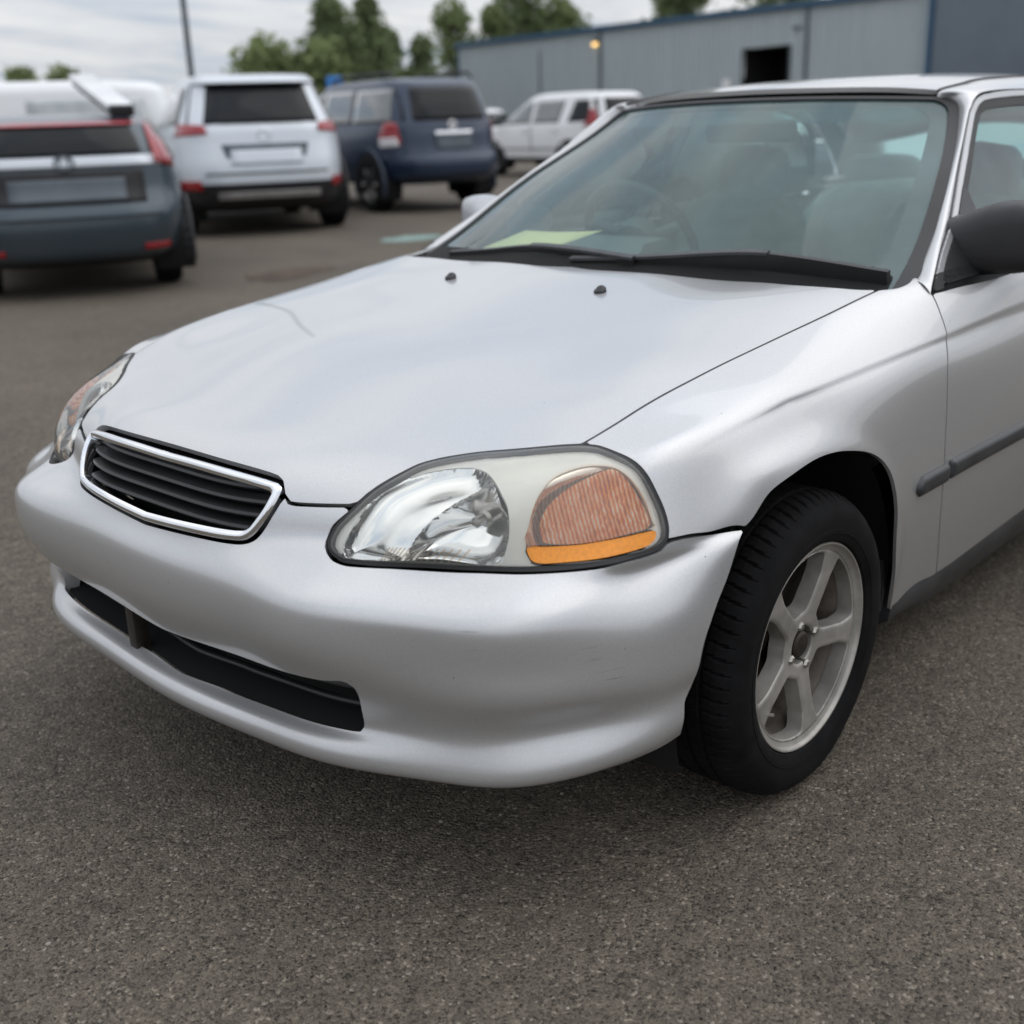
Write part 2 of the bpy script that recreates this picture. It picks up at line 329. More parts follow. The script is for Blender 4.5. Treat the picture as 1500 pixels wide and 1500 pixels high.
def dist_line(S, line, P, closed=False, step=0.004):
    """3D distance of points P to the uv polyline laid on S"""
    L = np.array(line, float)
    if closed: L = np.concatenate([L, L[:1]])
    Q = S.P(L[:, 0], L[:, 1]); seg = np.linalg.norm(np.diff(Q, axis=0), axis=1); pts = []
    for k, d in enumerate(seg):
        n = max(1, int(d/step)); t = np.linspace(0, 1, n, endpoint=False); pts.append(L[k]+(L[k+1]-L[k])*t[:, None])
    pts = np.concatenate(pts+[L[-1:]]); Q = S.P(pts[:, 0], pts[:, 1]); a = Q[:-1]; dv = Q[1:]-a; dd = (dv**2).sum(1)+1e-12
    cs = Q[::6]; P_all = P; coarse = np.full(len(P), 1e9)
    for k in range(0, len(cs), 64): coarse = np.minimum(coarse, np.sqrt(((P[:, None, :]-cs[None, k:k+64])**2).sum(2)).min(1))
    near_ = coarse < .055; P = P[near_]
    best = np.full(len(P), 1e9)
    for k in range(0, len(a), 64):
        A0, D0, E0 = a[k:k+64], dv[k:k+64], dd[k:k+64]
        for s0 in range(0, len(P), 8000):
            w = P[s0:s0+8000, None, :]-A0[None]
            t = np.clip((w*D0[None]).sum(2)/E0[None], 0, 1)
            best[s0:s0+8000] = np.minimum(best[s0:s0+8000], (((w-t[..., None]*D0[None])**2).sum(2)).min(1))
    coarse[near_] = np.sqrt(best); return coarse
def poly_phi(S, poly):
    poly = np.array(poly, float)
    def f(u, v, P): return np.where(inside(poly, u, v), 1.0, -1.0)*dist_line(S, poly, P, True)
    return f
def box_of(poly, m=0.012):
    p = np.array(poly); return (p[:, 0].min()-m, p[:, 0].max()+m, p[:, 1].min()-m, p[:, 1].max()+m)
def trimmed(S, box, res, phi, depth=0.012, off=None, relief=None):
    """mesh of S over a uv box, cut exactly where phi = 0, with a turned-in edge; returns V, F, N"""
    u0, u1, v0, v1 = box; nu = max(3, int((u1-u0)/res)+1); nv = max(3, int((v1-v0)/res)+1)
    gu, gv = np.meshgrid(np.linspace(u0, u1, nu), np.linspace(v0, v1, nv)); u = gu.ravel(); v = gv.ravel()
    P0 = S.P(u, v); ph = phi(u, v, P0); ok = ph > 0
    I = np.arange(nu*nv).reshape(nv, nu); q = np.stack([I[:-1, :-1], I[:-1, 1:], I[1:, 1:], I[1:, :-1]], -1).reshape(-1, 4)
    cnt = ok[q].sum(1); full = q[cnt == 4].tolist(); part = q[(cnt > 0) & (cnt < 4)]
    U = u.tolist(); Vv = v.tolist(); PH = ph.tolist(); cache = {}; faces = [tuple(f) for f in full]
    def cut(a, b):
        k = (min(a, b), max(a, b))
        if k not in cache:
            t = ph[a]/(ph[a]-ph[b]); t = min(max(t, 0.02), 0.98); cache[k] = len(U); U.append(u[a]+(u[b]-u[a])*t); Vv.append(v[a]+(v[b]-v[a])*t); PH.append(0.0)
        return cache[k]
    for c in part:
        poly = []
        for k in range(4):
            a, b = c[k], c[(k+1) % 4]
            if ok[a]: poly.append(int(a))
            if ok[a] != ok[b]: poly.append(cut(a, b))
        if len(poly) >= 3: faces.append(tuple(poly))
    used = sorted({i for f in faces for i in f}); rm = {o_: n_ for n_, o_ in enumerate(used)}
    faces = [tuple(rm[i] for i in f) for f in faces]
    U = np.array(U)[used]; Vv = np.array(Vv)[used]; PH = np.array(PH)[used]
    P = S.P(U, Vv); N = S.Nrm(U, Vv)
    if S.sgn < 0: faces = [tuple(reversed(f)) for f in faces]
    NN = N.copy()
    if relief is not None: P = P+N*relief(PH, U, Vv)[:, None]; NN = np.zeros_like(N)
    if off: P = P+N*off
    if depth:
        ed = {}
        for f in faces:
            for a, b in zip(f, f[1:]+f[:1]): ed[(a, b)] = 1
        bd = [(a, b) for (a, b) in ed if (b, a) not in ed]; bv = sorted({i for e_ in bd for i in e_}); m1 = {o_: len(P)+k for k, o_ in enumerate(bv)}; m2 = {o_: len(P)+len(bv)+k for k, o_ in enumerate(bv)}
        P = np.concatenate([P, P[bv], P[bv]-N[bv]*depth]); NN = np.concatenate([NN, np.zeros((2*len(bv), 3))])
        faces += [(b, a, 0, 0) if False else (m1[b], m1[a], m2[a], m2[b]) for a, b in bd]
    return P, faces, NN
def panel(name, S, poly, mat, parent, res=0.012, gap=0.0022, depth=0.014, extra=None, off=None, relief=None, box=None, **k):
    f0 = poly_phi(S, poly)
    def phi(u, v, P):
        r = f0(u, v, P)-gap
        return np.minimum(r, extra(u, v, P)) if extra else r
    V, F, N = trimmed(S, box or box_of(poly), res, phi, depth, off, relief)
    return mk(name, V, F, mat, parent, True, N, flip=True, **k)
# ------------------------------------------------------------------ the sedan: body surfaces (x to the rear, y to the visible side, z up)
NET_A=[
 [(0.02986,0,0.5931),(0.04435,0.228,0.5953),(0.1043,0.4281,0.5952),(0.1796,0.591,0.5987),(0.2682,0.7,0.597),(0.3381,0.772,0.6043),(0.4396,0.808,0.6053),(0.5267,0.83,0.6),(0.5547,0.838,0.5038),(0.564,0.82,0.2139)],
 [(0.08443,0,0.7071),(0.09658,0.2296,0.7043),(0.1681,0.4452,0.691),(0.2482,0.622,0.6916),(0.3425,0.708,0.6777),(0.4128,0.771,0.6707),(0.4989,0.807,0.6518),(0.565,0.837,0.6191),(0.5928,0.845,0.5037),(0.593,0.82,0.2135)],
 [(0.2205,0,0.7506),(0.2377,0.22,0.7473),(0.3138,0.4384,0.7421),(0.4127,0.648,0.7456),(0.4349,0.724,0.7402),(0.4754,0.769,0.7323),(0.5529,0.803,0.693),(0.6149,0.837,0.6506),(0.6318,0.842,0.5032),(0.6318,0.82,0.213)],
 [(0.446,0,0.7987),(0.4626,0.22,0.797),(0.5196,0.435,0.7927),(0.527,0.66,0.7813),(0.5583,0.737,0.7656),(0.5998,0.782,0.75),(0.6438,0.811,0.7094),(0.6628,0.841,0.6647),(0.6702,0.846,0.503),(0.6707,0.82,0.2125)],
 [(0.7408,0,0.8447),(0.7469,0.22,0.8418),(0.7614,0.435,0.835),(0.7467,0.673,0.8134),(0.7348,0.749,0.7906),(0.7679,0.793,0.7668),(0.794,0.818,0.7224),(0.8013,0.845,0.6692),(0.8058,0.85,0.5018),(0.8068,0.82,0.2108)],
 [(1.017,0,0.8761),(1.012,0.22,0.8732),(0.9942,0.435,0.8668),(0.9752,0.684,0.8359),(0.9572,0.758,0.8025),(0.9878,0.799,0.7663),(0.9931,0.822,0.7266),(1.005,0.841,0.6464),(1.011,0.846,0.4997),(1.013,0.81,0.2078)],
 [(1.214,0,0.8942),(1.21,0.22,0.893),(1.223,0.42,0.8843),(1.251,0.694,0.8684),(1.256,0.765,0.8237),(1.263,0.803,0.7739),(1.261,0.823,0.728),(1.276,0.834,0.6228),(1.276,0.838,0.4969),(1.278,0.8,0.2041)],
 [(1.511,0,0.9109),(1.506,0.22,0.9106),(1.5,0.42,0.9057),(1.484,0.705,0.8871),(1.479,0.772,0.8584),(1.466,0.807,0.7761),(1.462,0.825,0.7256),(1.473,0.835,0.6212),(1.473,0.838,0.495),(1.476,0.8,0.2016)],
 [(2.2,0,0.94),(2.2,0.22,0.94),(2.2,0.42,0.935),(2.2,0.71,0.915),(2.2,0.785,0.885),(2.2,0.815,0.795),(2.2,0.828,0.735),(2.2,0.842,0.63),(2.2,0.845,0.5),(2.2,0.8,0.2)],
 [(3.2,0,0.96),(3.2,0.22,0.96),(3.2,0.42,0.955),(3.2,0.71,0.935),(3.2,0.785,0.905),(3.2,0.815,0.81),(3.2,0.828,0.745),(3.2,0.84,0.63),(3.2,0.843,0.5),(3.2,0.8,0.2)],
 [(4,0,0.97),(4,0.22,0.97),(4,0.42,0.965),(4,0.66,0.945),(4,0.74,0.91),(4,0.78,0.82),(4,0.8,0.75),(4,0.82,0.63),(4,0.825,0.5),(4,0.77,0.2)],
 [(4.4,0,0.95),(4.4,0.22,0.95),(4.38,0.42,0.945),(4.32,0.6,0.93),(4.28,0.67,0.9),(4.27,0.71,0.82),(4.27,0.74,0.75),(4.29,0.765,0.63),(4.3,0.77,0.5),(4.28,0.72,0.2)],
]
NET_B=[
 [(0.07777,7.432e-17,0.69),(0.1019,0.26,0.69),(0.1791,0.456,0.69),(0.1968,0.54,0.69),(0.294,0.654,0.69),(0.3878,0.74,0.69),(0.4584,0.78,0.69),(0.5565,0.825,0.6862),(0.6916,0.83,0.6853)],
 [(0.05297,7.448e-17,0.65),(0.07465,0.26,0.65),(0.1413,0.461,0.65),(0.1663,0.55,0.65),(0.2722,0.664,0.65),(0.3677,0.755,0.65),(0.4394,0.79,0.65),(0.5463,0.83,0.6479),(0.6911,0.835,0.6469)],
 [(0.03549,7.297e-17,0.6073),(0.05796,0.26,0.61),(0.1215,0.466,0.6141),(0.1556,0.555,0.606),(0.253,0.674,0.6048),(0.3233,0.76,0.6035),(0.3828,0.79,0.6055),(0.5271,0.825,0.6114),(0.691,0.835,0.618)],
 [(0.0256,0,0.58),(0.0309,0.26,0.584),(0.0619,0.471,0.5878),(0.1286,0.566,0.5805),(0.2018,0.684,0.5783),(0.3229,0.766,0.5808),(0.4272,0.8,0.5905),(0.5169,0.832,0.6002),(0.6907,0.838,0.6046)],
 [(0.0088,0,0.5585),(0.0124,0.26,0.5618),(0.0265,0.476,0.5672),(0.0945,0.578,0.558),(0.1648,0.694,0.5558),(0.2794,0.765,0.5581),(0.4026,0.805,0.5677),(0.5018,0.84,0.5794),(0.6902,0.843,0.5846)],
 [(-0.0003,0,0.5242),(0.0034,0.26,0.5289),(0.0167,0.478,0.5378),(0.0845,0.582,0.5265),(0.1546,0.701,0.5254),(0.2643,0.775,0.5238),(0.3819,0.825,0.5243),(0.4865,0.848,0.5241),(0.6699,0.852,0.5224)],
 [(0.0031,0,0.4654),(0.0077,0.26,0.4727),(0.0201,0.476,0.4854),(0.087,0.582,0.4737),(0.1552,0.701,0.4725),(0.2608,0.778,0.4662),(0.3715,0.832,0.467),(0.4714,0.852,0.4667),(0.6499,0.856,0.465)],
 [(0.03308,0,0.39),(0.042,0.2371,0.3968),(0.0501,0.4596,0.4141),(0.1002,0.5803,0.4146),(0.1611,0.7037,0.4173),(0.2653,0.7769,0.4127),(0.3677,0.83,0.4128),(0.4545,0.8474,0.4179),(0.6363,0.8484,0.4163)],
 [(0.0635,0,0.2975),(0.076,0.2377,0.3053),(0.08094,0.4585,0.3322),(0.1244,0.5739,0.3417),(0.1814,0.6914,0.3514),(0.2799,0.7619,0.3535),(0.3589,0.8181,0.3643),(0.4395,0.8373,0.3745),(0.6241,0.8357,0.373)],
 [(0.0306,0,0.2838),(0.0398,0.26,0.293),(0.05675,0.4697,0.3131),(0.114,0.5804,0.3112),(0.1731,0.7048,0.3175),(0.2741,0.7795,0.3222),(0.3573,0.8251,0.3359),(0.431,0.8409,0.3501),(0.6173,0.8379,0.3486)],
 [(0.0302,0,0.2514),(0.0395,0.26,0.2609),(0.05657,0.4697,0.2808),(0.1119,0.5803,0.2768),(0.1712,0.7047,0.2851),(0.274,0.7794,0.2946),(0.3565,0.8228,0.3136),(0.4244,0.8391,0.3311),(0.612,0.835,0.3297)],
 [(0.0594,0,0.2364),(0.0655,0.26,0.2461),(0.08055,0.4595,0.2658),(0.1366,0.5649,0.2622),(0.1934,0.6891,0.2712),(0.2895,0.7688,0.281),(0.3622,0.8154,0.2985),(0.4253,0.8338,0.3181),(0.6123,0.83,0.3199)],
]
CV={
 'hl_top':((0.4047,0.0692),(0.4163,0.092),(0.4372,0.1203),(0.459,0.1436),(0.5157,0.1603),(0.5975,0.1713),(0.6716,0.189)),
 'hl_right':((0.6716,0.189),(0.7054,0.1904),(0.7696,0.1741),(0.8186,0.1447),(0.8554,0.0994),(0.8808,0.0549),(0.8921,0.0245)),
 'hl_bot':((0.8921,0.0245),(0.8851,0.0084),(0.8469,0.0023),(0.7985,0.001),(0.7411,-0.0002),(0.6896,0.0011),(0.6225,0.0029),(0.4902,0.0015),(0.4345,0.0015),(0.4038,0.0082),(0.3875,0.0197),(0.3874,0.0393),(0.3962,0.0557),(0.4047,0.0692)),
 'seam':((0.6716,0.189),(0.6795,0.287),(0.6803,0.4094),(0.6742,0.5366),(0.6701,0.6982),(0.6719,0.8549),(0.6714,1.0178)),
 'hoodf':((0.0978,0.0964),(0.1982,0.0946),(0.2547,0.0906),(0.2735,0.0835),(0.2884,0.0649),(0.2993,0.0594),(0.3377,0.062),(0.4047,0.0692)),
 'cowl':((0.0935,0.9193),(0.3056,0.9515),(0.4625,0.9552),(0.5531,0.9423),(0.6309,0.9718),(0.6714,1.0178)),
 'fb':((0.8921,0.0245),(0.921,0.0261),(0.972,0.027),(1.0289,0.0836)),
 'arch':((1.0289,0.0836),(1.0297,0.1499),(1.0202,0.3324),(1.0088,0.4778),(1.0138,0.5945),(1.0314,0.7036),(1.0709,0.7729),(1.1417,0.8116),(1.2366,0.8392),(1.4057,0.8984)),
 'gapd':((0.7436,1.1208),(0.7908,1.1102),(0.8402,1.1073),(0.8932,1.0881),(0.937,1.0695),(0.9962,1.053),(1.0781,1.0439),(1.2329,1.0751),(1.398,1.1499)),
 'ptop':((0.6714,1.0178),(0.6866,1.0607),(0.6878,1.1057),(0.6774,1.1528),(0.7135,1.1274),(0.7436,1.1208)),
 'cell':((0.4136,0.017),(0.4152,0.0454),(0.4229,0.0906),(0.4408,0.1128),(0.4726,0.1333),(0.5218,0.1427),(0.5701,0.1386),(0.6271,0.1183),(0.6736,0.0908),(0.6961,0.066),(0.7085,0.0416),(0.7136,0.0193),(0.7122,0.0091),(0.6757,0.0074),(0.6189,0.008),(0.4841,0.0063),(0.4296,0.0069)),
 'turn':((0.7268,0.035),(0.7193,0.0597),(0.7034,0.1011),(0.6936,0.1307),(0.7009,0.1491),(0.7215,0.161),(0.7578,0.1595),(0.8013,0.1357),(0.8358,0.103),(0.8604,0.066),(0.8671,0.0507),(0.829,0.0418),(0.7826,0.0346),(0.7537,0.0338)),
 'amber':((0.728,0.0298),(0.7546,0.0316),(0.7833,0.0331),(0.8299,0.0397),(0.8663,0.0467),(0.8708,0.042),(0.8744,0.0276),(0.8658,0.0172),(0.8267,0.011),(0.779,0.009),(0.7507,0.0087),(0.7389,0.015)),
 'c_bulb':((0.6569,0.0842),(0.522,0.0559),(0.6471,0.0638),(0.7928,0.0976)),
 'grille':((0.1102,0.0863),(0.2072,0.0845),(0.2592,0.0811),(0.2724,0.0784),(0.2804,0.0711),(0.2777,0.0446),(0.2646,0.0209),(0.2545,0.0122),(0.2411,0.0077),(0.2085,0.0056),(0.1306,0.0038)),
 'hoodf0':(0.0,0.0968),
 'cowl0':(0.0,0.9344),
 'gr_t0':(0.0,0.0853),
 'gr_b0':(0.0,0.0),
 'b_top':((0.1312,0.1137),(0.2145,0.1093),(0.25,0.1056),(0.2682,0.097),(0.277,0.0813),(0.2932,0.0401),(0.2985,0.0176),(0.3123,0.028),(0.3543,0.0271),(0.4233,0.0222)),
 'b_hl':((0.4233,0.0222),(0.4111,0.0366),(0.395,0.0591),(0.3916,0.0891),(0.4151,0.1052),(0.4479,0.1121),(0.4841,0.1115),(0.5753,0.1042),(0.6554,0.1044),(0.7293,0.1069),(0.8072,0.104),(0.8957,0.0971),(0.9704,0.0941),(0.983,0.0804)),
 'b_fb':((0.983,0.0804),(1.0122,0.0843),(1.0504,0.0989),(1.1079,0.1289)),
 'b_arch':((1.1079,0.1289),(1.078,0.1884),(1.0493,0.2274),(1.0324,0.2854),(1.042,0.3757),(1.0318,0.4164),(1.043,0.4999)),
 'intake_t':((0.2236,0.3228),(0.3465,0.3198),(0.4473,0.316),(0.4868,0.3096),(0.5014,0.3169),(0.5024,0.3357),(0.4911,0.3661),(0.486,0.3896)),
 'intake_b':((0.486,0.3896),(0.4777,0.4009),(0.4298,0.4018),(0.3108,0.403),(0.1832,0.4039),(0.1127,0.4016)),
 'bt0':(0.0,0.1221),
 'in_t0':(0.0,0.3289),
 'in_b0':(0.0,0.4059),
 'belt':((0.6989,1.0486),(0.7348,1.1771),(0.7698,1.4394),(0.7718,1.8314)),
 'sillf':((1.4126,0.8984),(1.3978,0.9538),(1.3858,1.0293),(1.3837,1.0578)),
 'noz':((0.2221,0.709)),
}
PAPER_UV=[(-0.4444, 0.1075), (-0.1654, 0.1376), (-0.0551, 0.2321), (-0.3146, 0.2149)]

def flare(p):
    """wheel arch lips swell out of the fender sides"""
    p = p.copy()
    for cx in (0.815, 3.44):
        d = np.hypot(p[:, 0]-cx, (p[:, 2]-0.318))-0.345
        w = np.exp(-(d/0.028)**2)*np.clip((np.abs(p[:, 1])-0.72)/0.08, 0, 1)
        p[:, 1] += np.sign(p[:, 1])*0.0045*w
    # character line: a crisp step along the flanks
    zc = np.interp(p[:, 0], [.477, .60, .768, .988, 1.263, 1.466, 2.2, 3.2, 4.0], [.727, .746, .763, .767, .773, .776, .790, .800, .812])
    s_ = zc-p[:, 2]; st_ = np.clip(s_/.014+.5, 0, 1); st_ = st_*st_*(3-2*st_)
    am = .0038*np.clip((p[:, 0]-.50)/.25, 0, 1)*np.clip((np.abs(p[:, 1])-.70)/.05, 0, 1)*np.exp(-np.clip(s_, 0, 1)/.075)
    p[:, 1] -= np.sign(p[:, 1])*am*st_
    return p
SA = Surf(NET_A, True, flare, -1, relax=(.017, .030)); SB = Surf(NET_B, True, None, 1, step=.006, relax=(.02, .0035))
CV = {k: ([tuple(v)] if not hasattr(v[0], '__len__') else list(v)) for k, v in CV.items()}
_gu, _gv = np.meshgrid(np.linspace(0.6, 1.44, 60), np.linspace(0.0, 4.0, 160)); _gu = _gu.ravel(); _gv = _gv.ravel(); _gp = SA.P(_gu, _gv)
def xz2uv(x, z):
    i = np.argmin(np.hypot(_gp[:, 0]-x, _gp[:, 2]-z)); u, v = _gu[i], _gv[i]
    for _ in range(12):
        p, pu, pv = SA.P([u, u+1e-4, u], [v, v, v+1e-4]); r = np.array([p[0]-x, p[2]-z])
        J = np.array([[(pu-p)[0], (pv-p)[0]], [(pu-p)[2], (pv-p)[2]]])/1e-4
        d = np.linalg.lstsq(J, -r, rcond=None)[0]; u += np.clip(d[0], -.05, .05); v += np.clip(d[1], -.05, .05)
    return (u, v)
SIDES = ((1, 'near'), (-1, 'far'))
def sgnuv(p, s): return np.array(p)*np.array([s, 1])
CAR = thing('parked_car', 'silver sedan with cloudy headlights and black grille filling the foreground', 'car', (0, 0, -.02))

# ---- hood
near = loop([CV['hoodf0'][0]]+CV['hoodf'], CV['hl_top'], CV['seam'], CV['cowl'][::-1]+[CV['cowl0'][0]])
hood_poly = np.concatenate([near, mirror_uv(near[::-1])[1:-1]])
hood = panel('hood', SA, hood_poly, M_PAINT, CAR, res=0.013, gap=0.0022)
for s in (1, -1):
    un, vn = CV['noz'][0]; p = SA.P([s*un], [vn])[0]
    b = MB(); rings = []
    for h, w, l in ((-.002, .013, .014), (.003, .013, .014), (.009, .010, .010), (.013, .005, .006), (.014, .001, .001)):
        rings.append([p+np.array([l*math.cos(t)+(.004 if h > .005 else 0), w*math.sin(t), h]) for t in np.linspace(0, 2*math.pi, 14, endpoint=False)])
    b.loft(rings); b.build('washer_nozzle', M_BLACK, hood, flip=True)
# ---- fenders, doors, quarters
arch_c = (3.44, 0.318)
for s, w in SIDES:
    poly = loop(CV['hl_right'], CV['fb'], CV['arch'], [CV['arch'][-1], xz2uv(1.30, .262), CV['gapd'][-1]], CV['gapd'][::-1], CV['ptop'][::-1], CV['seam'][::-1])
    panel('fender', SA, sgnuv(poly, s), M_PAINT, CAR, res=0.008, gap=0.0020, depth=0.007)
    u_b = CV['gapd'][-1][0]
    top = [xz2uv(x, z) for x, z in ((2.42, .866), (2.1, .864), (1.8, .861), (1.6, .859), (1.45, .858))]
    dpoly = loop(CV['gapd'], [CV['gapd'][-1], xz2uv(1.9, .262), xz2uv(2.42, .262)], [xz2uv(2.42, .262), xz2uv(2.42, .5), xz2uv(2.42, .7), top[0]], top+[CV['gapd'][0]])
    door = panel('door', SA, sgnuv(dpoly, s), M_PAINT, CAR, res=0.010, gap=0.0022)
    top2 = [xz2uv(x, .866) for x in (3.15, 2.8, 2.42)]
    rpoly = loop([xz2uv(2.42, .866), xz2uv(2.42, .6), xz2uv(2.42, .262)], [xz2uv(2.42, .262), xz2uv(3.05, .262)], [xz2uv(3.05, .262), xz2uv(3.1, .5), xz2uv(3.15, .866)], top2)
    panel('rear_door', SA, sgnuv(rpoly, s), M_PAINT, CAR, res=0.02, gap=0.0022)
    def archcut(u, v, P): return np.hypot(P[:, 0]-arch_c[0], P[:, 2]-arch_c[1])-0.345
    qpoly = loop([xz2uv(3.15, .866), xz2uv(3.1, .5), xz2uv(3.05, .262)], [xz2uv(3.05, .262), xz2uv(4.25, .262)], [xz2uv(4.25, .262), xz2uv(4.25, .5), xz2uv(4.25, .90)], [xz2uv(4.25, .90), xz2uv(3.8, .89), xz2uv(3.15, .866)])
    panel('quarter_panel', SA, sgnuv(qpoly, s), M_PAINT, CAR, res=0.02, gap=0.002, extra=archcut)
    # black side moulding: a short piece on the fender, a long one on the door
    for nm, x0, x1 in (('side_moulding', 1.205, 1.352), ('side_moulding', 1.362, 2.41), ('side_moulding', 2.43, 3.08)):
        tip = x0 < 1.3
        pts = [(x0+(.012 if tip else 0), .486), (x1, .484), (x1, .527), (x0+(.02 if tip else 0), .529)]+([(x0, .515), (x0-.004, .502)] if tip else [])
        dens = []
        for a, b in zip(pts, pts[1:]+pts[:1]):
            n = max(2, int(np.hypot(a[0]-b[0], a[1]-b[1])/.06)); dens += [xz2uv(a[0]+(b[0]-a[0])*t, a[1]+(b[1]-a[1])*t) for t in np.linspace(0, 1, n, endpoint=False)]
        panel(nm, SA, sgnuv(dens, s), M_TRIM, CAR, res=0.007, gap=0.001, depth=0.0, relief=lambda d, u, v: 0.0005+0.011*np.sqrt(np.clip(1-(1-np.clip(d/.012, 0, 1))**2, 0, 1)))
    # rocker trim
    b = MB(); rings = []
    for x in np.linspace(1.20, 3.08, 24):
        t = min(1, (x-1.20)/.25); zb = .205-.035*t; yo = .792 if x < 3 else .785
        rings.append([(x, s*(yo-.10), .262), (x, s*(yo+.012), .262), (x, s*(yo+.018), .25), (x, s*(yo+.012), .215), (x, s*(yo-.01), zb), (x, s*(yo-.10), zb)])
    b.loft(rings); b.build('rocker_trim', M_TRIM, CAR, flip=True, ang=60)
    b = MB(); b.loft([[(1.165+.02*k, s*y, z) for y, z in ((.66, .36), (.80, .36), (.805, .29), (.80, .245), (.68, .24))] for k in (0, .5)]); b.build('mud_flap', M_BLACK, CAR, flip=True, bevel=.003)
    # wheel wells
    for cx in (0.82, 3.44):
        b = MB(); rings = []
        for y, r in ((.800, .372), (.70, .385), (.50, .385), (.45, .20)):
            rings.append([(cx+r*math.cos(t), s*y, .31+r*math.sin(t)) for t in np.linspace(R(-8), R(196), 40)])
        b.loft(rings, closed=False); b.build('wheel_liner', M_DARK, CAR, flip=True)
trunk = [(-.70, 3.42), (-.35, 3.38), (0, 3.37), (.35, 3.38), (.70, 3.42), (.70, 3.7), (.68, 4.02), (.3, 4.04), (-.3, 4.04), (-.68, 4.02), (-.70, 3.7)]
panel('trunk_lid', SA, closed_loop(trunk, 4), M_PAINT, CAR, res=0.03)
row = SA.P(np.linspace(-1.42, 1.42, 41), np.full(41, 4.03))
b = MB(); b.loft([row.tolist(), [(4.39+.02*math.cos(p[1]*1.8), p[1]*.97, max(.3, p[2]*.55+.05)) for p in row], [(4.36, p[1]*.94, .22) for p in row]], closed=False); b.build('rear_bumper', M_PAINT, CAR, flip=True)

# ---- front bumper
bt = loop([CV['bt0'][0]]+CV['b_top'], CV['b_hl'], CV['b_fb'], CV['b_arch'])
vend = SB.tv[-1]-.002
bn = np.concatenate([bt, [(CV['b_arch'][-1][0]-.10, vend), (.6, vend), (.3, vend), (0, vend)]])
bump_poly = np.concatenate([bn, mirror_uv(bn[::-1])[1:-1]])
it = loop([CV['in_t0'][0]]+CV['intake_t'], CV['intake_b']+[CV['in_b0'][0]]); intake = np.concatenate([it, mirror_uv(it[::-1])[1:-1]])
ihole = poly_phi(SB, intake)
bumper = panel('front_bumper', SB, bump_poly, M_PAINT, CAR, res=0.008, gap=0.001, depth=0.030, extra=lambda u, v, P: -ihole(u, v, P))
tcv = loop([CV['in_t0'][0]]+CV['intake_t']); bcv = loop(CV['intake_b']+[CV['in_b0'][0]])[::-1]
ue = max(tcv[:, 0])-.004; uq = np.linspace(-ue, ue, 61); vt_ = np.interp(np.abs(uq), tcv[:, 0], tcv[:, 1]); vb_ = np.interp(np.abs(uq), np.sort(bcv[:, 0]), bcv[np.argsort(bcv[:, 0]), 1])
Pt, Pb = SB.P(uq, vt_-.004), SB.P(uq, vb_+.003); bk = np.array([.10, 0, 0]); ins = np.array([.012, 0, 0])
b = MB(); b.loft([(Pt+ins).tolist(), (Pt+bk+np.array([0, 0, .02])).tolist(), (Pb+bk).tolist(), (Pb+ins+np.array([0, 0, -.004])).tolist()], closed=False)
for k in (0, -1): b.add([Pt[k]+ins, Pt[k]+bk, Pb[k]+bk, Pb[k]+ins], [(0, 1, 2, 3)])
b.build('intake_duct', M_DARK, bumper, flip=True)
vt0, vb0 = CV['in_t0'][0][1], CV['in_b0'][0][1]
for f_ in (.38, .72):
    b = MB(); b.tube((Pt*(1-f_)+Pb*f_+np.array([.055, 0, 0]))[3:-3], .0055, 8); b.build('intake_bar', M_BLACK, bumper, flip=True)
q0 = OffS(SB, .03).P([-.18, -.18], [vt0-.01, vb0+.01]); b = MB(); b.box(q0[0][0], q0[0][0]+.03, q0[0][1]-.013, q0[0][1]+.013, q0[1][2], q0[0][2]); b.build('intake_bracket', M_HUB, bumper, flip=True, bevel=.003)

# ---- grille: chrome surround, four black slats
gn = loop([CV['gr_t0'][0]]+CV['grille']+[CV['gr_b0'][0]]); gpoly = np.concatenate([gn, mirror_uv(gn[::-1])[1:-1]])
grille = node('grille', CAR)
GW = 0.0155
f_g = poly_phi(SA, gpoly)
V, F, N = trimmed(SA, box_of(gpoly), 0.0032, lambda u, v, P: np.minimum(f_g(u, v, P), GW-f_g(u, v, P)), depth=0.03, relief=lambda d, u, v: 0.002+0.006*np.sin(np.pi*np.clip(d/(GW*.5), 0, 1)*.5))
mk('grille_frame', V, F, M_CHROME, grille, True, None, flip=True)
def grow(zt, dep, n=41, ym=.285):
    """points along the nose at height zt, set back by dep"""
    o = []
    for y in np.linspace(-ym, ym, n):
        vv = np.linspace(0, .12, 60); pp = SA.P(np.full(60, y*1.0), vv); k = np.argmin(abs(pp[:, 2]-zt)); o.append((pp[k, 0]+dep, y, zt))
    return o
for k, z in enumerate((.682, .663, .644, .624)):
    ym = (.272, .268, .262, .245)[k]
    a = grow(z, .010, ym=ym); c_ = grow(z-.006, .016, ym=ym); d_ = grow(z-.014, .045, ym=ym)
    xs = [p[0] for p in a]; ys = np.array([p[1] for p in a]); pf = np.polyfit(ys, xs, 4); f = np.polyval(pf, ys)
    b = MB(); b.loft([[(f[i], ys[i], z) for i in range(len(ys))], [(f[i]-.003, ys[i], z-.004) for i in range(len(ys))], [(f[i]+.002, ys[i], z-.009) for i in range(len(ys))], [(f[i]+.05, ys[i], z-.005) for i in range(len(ys))], [(f[i]+.05, ys[i], z+.004) for i in range(len(ys))], [(f[i], ys[i], z) for i in range(len(ys))]], closed=False)
    b.build('slat', M_BLACK, grille, flip=True)
yy2 = np.linspace(-.31, .31, 21); b = MB(); b.loft([[(.115+.5*abs(y)**2.2, y, .56) for y in yy2], [(.175+.5*abs(y)**2.2, y, .72) for y in yy2]], closed=False); b.build('grille_back', M_DARK, grille, flip=True)

